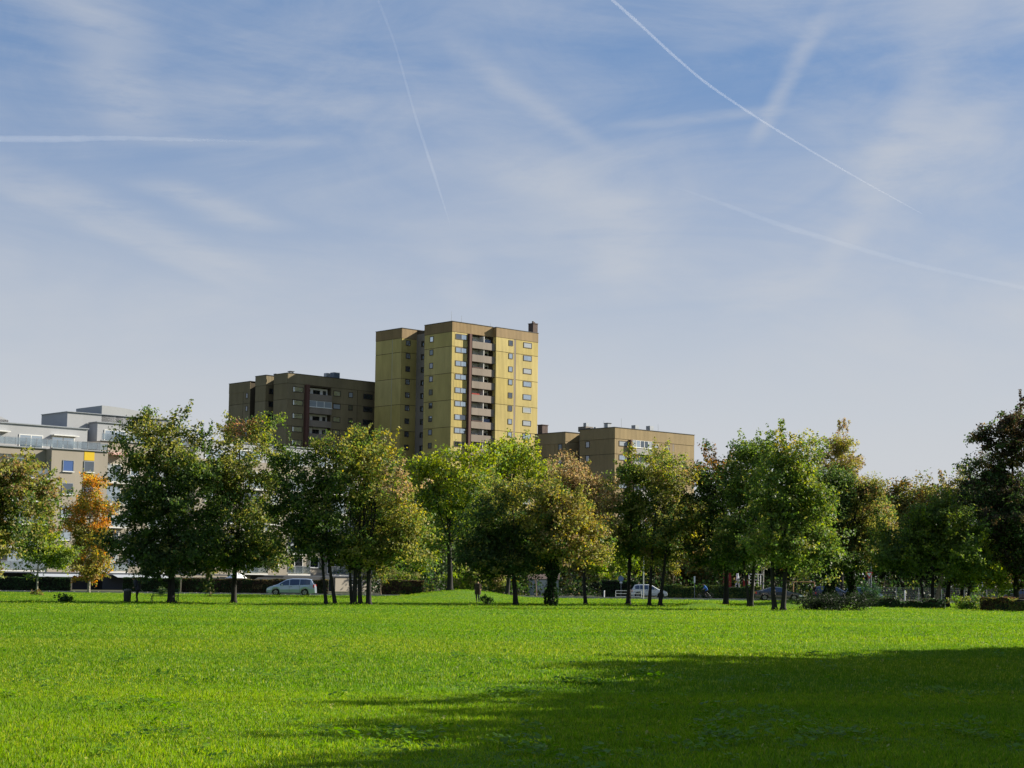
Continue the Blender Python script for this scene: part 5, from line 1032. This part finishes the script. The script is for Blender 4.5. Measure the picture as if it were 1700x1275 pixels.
pa = pt(1022, 990, 187.4); pb = pt(1046, 990, 187.4); s = empty('railing', (pa[0], 187.4, 0)); tag(s, 'low pale metal railing left of the white hatchback', 'railing'); Lr = pb[0] - pa[0] + 1.2
GALV = mat('galvanised', (.55, .57, .56), .4, metal=.4)
for z in (.18, .5, .8): MB().tube([(0, 0, z), (Lr, 0, z)], [.035, .035], 6).build('rail', GALV, s)
for x in (0, Lr / 2, Lr): MB().tube([(x, 0, 0), (x, 0, .8)], [.035, .035], 6).build('post', GALV, s)
# playground behind the low hedge
RD = mat('play_red', (.33, .03, .03), .5, var=.2); WHT = mat('play_white', (.7, .7, .72), .6)
q = pt(1216, 985, 212); s = empty('climbing_frame', (q[0], 212, 0)); tag(s, 'red playground tower with white rope ladder behind the dark tree trunk', 'playground tower')
MB().add([(-1.1, 0, 0), (-.1, 0, 0), (-.15, 0, 3.0), (-.95, 0, 3.2), (-1.1, 1.2, 0), (-.1, 1.2, 0), (-.15, 1.2, 3.0), (-.95, 1.2, 3.2)], [(0, 1, 2, 3), (7, 6, 5, 4), (0, 4, 5, 1), (1, 5, 6, 2), (2, 6, 7, 3), (3, 7, 4, 0)]).build('panel', RD, s)
MB().box(1.3, 2.0, .1, .2, .3, 2.3).build('panel', RD, s)
MB().tube([(.2, -.2, 0), (.55, 0, 2.3), (.6, .4, 2.9)], [.12, .1, .08], 8).tube([(.9, -.2, 0), (.75, 0, 2.3), (.7, .4, 2.9)], [.1, .08, .08], 8).build('slide_rail', WHT, s)
for k in range(7): MB().tube([(2.1, .1, .3 + k * .38), (3.3, .1, .25 + k * .38)], [.03, .03], 5).build('rung', WHT, s)
MB().tube([(2.0, .1, 0), (2.0, .1, 2.9)], [.06, .06], 6).tube([(3.4, .1, 0), (3.4, .1, 2.9)], [.06, .06], 6).tube([(2.0, .1, 2.85), (3.6, .1, 2.85)], [.05, .05], 6).build('frame', WHT, s)
q = pt(1317, 985, 206); q2 = pt(1352, 985, 206); s = empty('goal_frame', (q[0], 206, 0)); tag(s, 'tan wooden goal-like frame behind the dark saloon', 'goal'); w_ = q2[0] - q[0]
WD = mat('wood_tan', (.30, .17, .08), .8, var=.2)
MB().tube([(0, 0, 2.0), (w_, 0, 2.0)], [.06, .06], 6).build('crossbar', WD, s); MB().tube([(0, 0, 0), (0, 0, 2.0)], [.07, .07], 6).build('post', WD, s); MB().tube([(w_, 0, 0), (w_, 0, 2.0)], [.07, .07], 6).build('post', WD, s)
# wire fence along the wood
q = pt(1450, 990, 194); s = empty('wire_fence', (q[0], 194, 0)); tag(s, 'wire mesh fence with grey posts at the edge of the wood', 'fence')
for k in range(10): MB().tube([(k * 2.5, 0, 0), (k * 2.5, 0, 1.5)], [.03, .03], 6).build('post', METAL, s)
b = MB()
for k in range(7): b.tube([(0, 0, .15 + k * .22), (22.5, 0, .15 + k * .22)], [.007, .007], 4, caps=False)
for k in range(150): b.tube([(k * .15, 0, .1), (k * .15, 0, 1.5)], [.006, .006], 4, caps=False)
b.build('mesh', METAL, s)['kind'] = 'stuff'
# parasol and small garden house behind the hedge
q = pt(388, 957, 200); s = empty('parasol', (q[0], 202, 0)); tag(s, 'white garden parasol showing above the brown hedge', 'parasol')
b = MB(); n_ = 8; b.add([(1.25 * math.cos(2 * PI * k / n_), 1.25 * math.sin(2 * PI * k / n_), 1.65) for k in range(n_)] + [(.75 * math.cos(2 * PI * k / n_), .75 * math.sin(2 * PI * k / n_), 2.05) for k in range(n_)] + [(0, 0, 2.3)], [(k, (k + 1) % n_, n_ + (k + 1) % n_, n_ + k) for k in range(n_)] + [(n_ + k, n_ + (k + 1) % n_, 2 * n_) for k in range(n_)])
b.build('canopy', WHT, s); MB().tube([(0, 0, 0), (0, 0, 2.25)], [.03, .03], 6).build('pole', METAL, s)
q = pt(862, 975, 215); s = empty('garden_shed', (q[0] + 1.2, 215, 0)); tag(s, 'pale grey garden shed glimpsed between the dark tree and the ivy trunk', 'shed')
b = MB().box(0, 3.6, 0, 2.5, 0, 2.0); b.build('wall', mat('shed_grey', (.35, .37, .38), .8, var=.15, vscale=2, stretch=(4, 1, .3)), s)
MB().add([(-.15, -.2, 2.0), (3.75, -.2, 2.0), (3.75, 2.7, 2.0), (-.15, 2.7, 2.0), (-.15, 1.25, 2.6), (3.75, 1.25, 2.6)], [(0, 1, 5, 4), (2, 3, 4, 5), (0, 4, 3), (1, 2, 5), (0, 3, 2, 1)]).build('roof', mat('roof_brick', (.10, .07, .06), .9, var=.2), s)
MB().box(1.2, 2.1, -.04, -.005, .05, 1.85).build('door', mat('shed_door', (.5, .51, .5), .7), s)

# ------------------------------------------------------------------ grass and small lawn plants
def inst_nodes(name, src):
    ng = bpy.data.node_groups.new(name, 'GeometryNodeTree'); ng.interface.new_socket('Geometry', in_out='INPUT', socket_type='NodeSocketGeometry'); ng.interface.new_socket('Geometry', in_out='OUTPUT', socket_type='NodeSocketGeometry')
    gi = ng.nodes.new('NodeGroupInput'); go = ng.nodes.new('NodeGroupOutput'); iop = ng.nodes.new('GeometryNodeInstanceOnPoints'); oi = ng.nodes.new('GeometryNodeObjectInfo')
    oi.inputs['Object'].default_value = src; oi.inputs['As Instance'].default_value = True
    for nm, tp, sock in (('rot', 'FLOAT_VECTOR', 'Rotation'), ('scl', 'FLOAT_VECTOR', 'Scale')):
        na = ng.nodes.new('GeometryNodeInputNamedAttribute'); na.data_type = tp; na.inputs['Name'].default_value = nm; ng.links.new(na.outputs['Attribute'], iop.inputs[sock])
    ng.links.new(gi.outputs[0], iop.inputs['Points']); ng.links.new(oi.outputs['Geometry'], iop.inputs['Instance']); ng.links.new(iop.outputs[0], go.inputs[0]); return ng
def blade_mat():
    m = bpy.data.materials.new('grass_blade'); m.use_nodes = True; n = NG(m.node_tree); m.node_tree.nodes.clear()
    at = n.n('ShaderNodeAttribute', attribute_name='tint').outputs['Color']
    geo = n.n('ShaderNodeNewGeometry').outputs['Position']
    big = n.smooth(n.noise(n.mapping(geo, .3, (.07, .16, 0)), 1, 4, .6, .4), .35, .65); mid = n.smooth(n.noise(n.mapping(geo, 0, (1, 1, 0)), .9, 5, .65), .35, .68)
    tn = n.mix(big, (.68, .84, .7), (1.2, 1.1, .9)); tn = n.mix(n.math('MULTIPLY', mid, .6), tn, (.72, .80, .9))
    c = n.mix(1.0, at, tn, 'MULTIPLY'); c = n.mix(1.0, c, (1, 1, 1), 'MULTIPLY')
    p = n.n('ShaderNodeBsdfPrincipled'); p.inputs['Roughness'].default_value = .55; p.inputs['Specular IOR Level'].default_value = .25; n.l(c, p.inputs['Base Color'])
    tr = n.n('ShaderNodeBsdfTranslucent'); hs = n.n('ShaderNodeHueSaturation'); hs.inputs['Value'].default_value = 1.5; hs.inputs['Saturation'].default_value = 1.1; n.l(c, hs.inputs['Color']); n.l(hs.outputs[0], tr.inputs[0])
    mx = n.n('ShaderNodeMixShader'); mx.inputs[0].default_value = .45; n.l(p.outputs[0], mx.inputs[1]); n.l(tr.outputs[0], mx.inputs[2]); n.l(mx.outputs[0], n.n('ShaderNodeOutputMaterial').inputs[0]); return m
BLADE = blade_mat()
def tuft(name, nb, spread, h, w, cols, lean=.5):
    vs = []; fs = []; tc_ = []
    for i in range(nb):
        a = rng.uniform(0, 2 * PI); r_ = spread * math.sqrt(rng.random()); x, y = r_ * math.cos(a), r_ * math.sin(a); b = rng.uniform(0, 2 * PI); hh = h * rng.uniform(.5, 1.15); ww = w * rng.uniform(.7, 1.3)
        dx, dy = math.cos(b) * ww, math.sin(b) * ww; l = rng.uniform(0, 2 * PI); ln = hh * lean * rng.uniform(.3, 1.6); lx, ly = math.cos(l) * ln, math.sin(l) * ln; k = len(vs)
        vs += [(x - dx, y - dy, 0), (x + dx, y + dy, 0), (x + dx * .8 + lx * .35, y + dy * .8 + ly * .35, hh * .6), (x - dx * .8 + lx * .35, y - dy * .8 + ly * .35, hh * .6), (x + lx, y + ly, hh)]
        fs += [(k, k + 1, k + 2, k + 3), (k + 3, k + 2, k + 4)]; c = np.array(cols[rng.integers(len(cols))]) * rng.uniform(.75, 1.3); tc_ += [c] * 5
    o = mesh_obj(name, vs, fs, BLADE); a = o.data.attributes.new('tint', 'FLOAT_COLOR', 'POINT'); c = np.ones((len(vs), 4), np.float32); c[:, :3] = np.clip(np.array(tc_), 0, .9); a.data.foreach_set('color', c.reshape(-1)); return o
def scatter(name, label, cat, src, pts, scl, tilt=.12, parent=None):
    N = len(pts); me = bpy.data.meshes.new(name); me.vertices.add(N); me.vertices.foreach_set('co', pts.astype(np.float32).reshape(-1))
    rot = np.zeros((N, 3), np.float32); rot[:, 2] = rng.uniform(0, 2 * PI, N); rot[:, :2] = rng.normal(size=(N, 2)) * tilt
    a = me.attributes.new('rot', 'FLOAT_VECTOR', 'POINT'); a.data.foreach_set('vector', rot.reshape(-1)); a = me.attributes.new('scl', 'FLOAT_VECTOR', 'POINT'); a.data.foreach_set('vector', scl.astype(np.float32).reshape(-1))
    o = bpy.data.objects.new(name, me); COL.objects.link(o); md = o.modifiers.new('scatter', 'NODES'); md.node_group = inst_nodes(name + '_nodes', src); tag(o, label, cat, kind='stuff'); return o
def lawn_pts(y0, y1, dens, margin=3.0):
    A_ = (y1 - y0) * (.31 * (y0 + y1) + 2 * margin); N = int(A_ * dens); y = np.sqrt(rng.uniform(y0 ** 2, y1 ** 2, N)) if y0 > 0 else rng.uniform(y0, y1, N)
    x = rng.uniform(-1, 1, N) * (.31 * y + margin); z = np.array([hz_ground(a, b) for a, b in zip(x, y)]) + .02 * np.sin(x * .35 + 1) * np.sin(y * .22) * ((y > 0) & (y < 170)); return np.stack([x, y, z], 1)
GC = [(.110, .213, .002), (.136, .243, .003), (.165, .26, .004), (.076, .155, .002), (.28, .31, .045)]
for (y0, y1, dens, nb, sp, h, w, sc) in ((9, 26, 120, 30, .13, .045, .0035, 1), (26, 48, 46, 30, .2, .045, .005, 1), (48, 80, 18, 30, .32, .045, .008, 1), (80, 174, 6, 26, .5, .04, .013, 1)):
    src = tuft('grass_tuft', nb, sp, h, w, GC); src.location = (0, -60, -3); src.hide_render = False; tag(src, 'tuft of short green lawn grass', 'grass', kind='stuff')
    P_ = lawn_pts(y0, y1, dens); s_ = rng.uniform(.7, 1.3, (len(P_), 1)) * np.ones((1, 3)); pn = np.sin(P_[:, 0] * .9 + 2 * np.sin(P_[:, 1] * .5)) * np.sin(P_[:, 1] * 1.1); s_[:, 2] *= 1 + .35 * pn
    scatter('lawn_grass', 'short green grass blades of the park lawn', 'grass', src, P_, s_)
# broad-leaved weeds (clover, plantain) in patches and pale blades and fallen leaves
def rosette(name, nl, R_, size, cols):
    vs = []; fs = []; tc_ = []
    for i in range(nl):
        a = rng.uniform(0, 2 * PI); r_ = R_ * math.sqrt(rng.random()); x, y = r_ * math.cos(a), r_ * math.sin(a); z = rng.uniform(.03, .1); s = size * rng.uniform(.6, 1.3); b = rng.uniform(0, 2 * PI); tx, ty = math.cos(b), math.sin(b); up_ = rng.uniform(-.2, .5); k = len(vs)
        vs += [(x, y, z), (x + tx * s * .5 - ty * s * .35, y + ty * s * .5 + tx * s * .35, z + s * .5 * up_), (x + tx * s, y + ty * s, z + s * up_), (x + tx * s * .5 + ty * s * .35, y + ty * s * .5 - tx * s * .35, z + s * .5 * up_ + s * .1)]
        fs.append((k, k + 1, k + 2, k + 3)); c = np.array(cols[rng.integers(len(cols))]) * rng.uniform(.7, 1.3); tc_ += [c] * 4
    o = mesh_obj(name, vs, fs, BLADE); a = o.data.attributes.new('tint', 'FLOAT_COLOR', 'POINT'); c = np.ones((len(vs), 4), np.float32); c[:, :3] = np.clip(np.array(tc_), 0, .9); a.data.foreach_set('color', c.reshape(-1)); return o
src = rosette('weed_rosette', 16, .14, .07, [(.13, .26, .006), (.17, .30, .012), (.10, .21, .006)]); src.location = (0, -62, -3); tag(src, 'clump of broad clover and plantain leaves', 'weeds', kind='stuff')
def pix_ground(x, y):
    d = f0 + rr * (x - 850) / F + uu * (637.5 - y) / F; t = -EYE / d[2]; return np.array([d[0] * t, d[1] * t])
pts = []
for (x, y, w_, n_) in ((970, 1135, 35, 30), (860, 1105, 30, 24), (850, 1155, 30, 26), (760, 1095, 20, 12), (1070, 1125, 35, 24), (1430, 1093, 40, 26), (1470, 1052, 60, 30), (880, 1040, 40, 10), (1170, 1050, 60, 10), (1000, 1036, 30, 8), (1180, 1228, 70, 40), (1630, 1225, 60, 30), (1360, 1225, 60, 30), (400, 1130, 120, 34), (230, 1180, 60, 22), (180, 1100, 80, 16), (480, 1010, 30, 5), (230, 1010, 30, 5),
                        (640, 1230, 80, 30), (900, 1250, 120, 30), (300, 1240, 120, 24), (40, 1160, 40, 14), (560, 1120, 40, 12), (1250, 1190, 90, 24), (1560, 1150, 100, 18)):
    c = pix_ground(x, y); k = c[1] / F
    for i in range(int(n_ * .6)): pts.append((c[0] + rng.normal() * w_ * k * .7, c[1] + rng.normal() * w_ * k * 1.6, 0))
for q in lawn_pts(10, 60, .35): pts.append(tuple(q))
pts = np.array(pts); pts[:, 2] = .0
scatter('lawn_weeds', 'patches of clover and plantain leaves in the lawn', 'weeds', src, pts, rng.uniform(.6, 1.35, (len(pts), 1)) * np.ones((1, 3)))
src = rosette('fallen_leaf', 2, .04, .046, [(.36, .38, .12), (.32, .24, .09), (.42, .44, .26)]); src.location = (0, -63, -3); tag(src, 'few fallen pale leaves', 'leaves', kind='stuff')
P_ = lawn_pts(10, 80, 1.1); P_ = P_[rng.random(len(P_)) < .9]; P_[:, 2] += .0
scatter('fallen_leaves', 'pale fallen leaves scattered over the lawn', 'leaves', src, P_, rng.uniform(.5, 1.2, (len(P_), 1)) * np.ones((1, 3)), .4)

# ------------------------------------------------------------------ condensation trails high above
TRAILS = True
if TRAILS:
    ALT = 9000.0
    def alt_pt(x, y):
        d = f0 + rr * (x - 850) / F + uu * (637.5 - y) / F; t = (ALT - EYE) / d[2]; return np.array([d[0] * t, d[1] * t, ALT]), t
    def trail(label, pix, tau, n_=8):
        P = []
        for (x, y, w) in pix: q, t = alt_pt(x, y); P.append((q, w * t / F / 2))
        # smooth path
        m = 40; s = np.linspace(0, len(P) - 1, m); k = np.arange(len(P)); Q = [np.array([np.interp(a, k, [p[0][j] for p in P]) for j in range(3)]) for a in s]; W = [np.interp(a, k, [p[1] for p in P]) for a in s]
        for it in range(3): Q = [Q[0]] + [(Q[i - 1] + 2 * Q[i] + Q[i + 1]) / 4 for i in range(1, m - 1)] + [Q[-1]]
        W = [w * (1 + .07 * rng.normal()) for w in W]
        o = MB().tube(Q, W, 12).build('contrail', None, smooth=True)
        mt = bpy.data.materials.new('contrail'); mt.use_nodes = True; nn = mt.node_tree; nn.nodes.clear(); v = nn.nodes.new('ShaderNodeVolumePrincipled'); v.inputs['Color'].default_value = (1, 1, 1, 1); v.inputs['Anisotropy'].default_value = .0
        v.inputs['Density'].default_value = .075 * tau / (2 * float(np.mean(W))); ou = nn.nodes.new('ShaderNodeOutputMaterial'); nn.links.new(v.outputs[0], ou.inputs['Volume']); o.data.materials.append(mt)
        tag(o, label, 'contrail'); return o
    trail('long sharp white contrail slanting down to the right', [(1003, -12, 5.8), (1060, 38, 5.4), (1111, 86, 5), (1171, 138, 4.6), (1262, 199, 4), (1352, 254, 3.3), (1433, 301, 2.8), (1531, 355, 1.2)], .75)
    trail('horizontal white contrail entering from the left edge', [(-30, 230, 12), (90, 231, 11), (200, 229, 9), (320, 232, 6), (430, 235, 2)], .9)
    trail('thin steep contrail fading above the yellow tower', [(622, -15, 5), (655, 70, 4), (690, 195, 4.5), (718, 280, 6), (748, 375, 1)], .15)
    trail('soft contrail slanting below the sharp long one', [(1115, 308, 2), (1200, 338, 7), (1290, 372, 10), (1400, 405, 9), (1520, 440, 8), (1710, 480, 8)], .24)
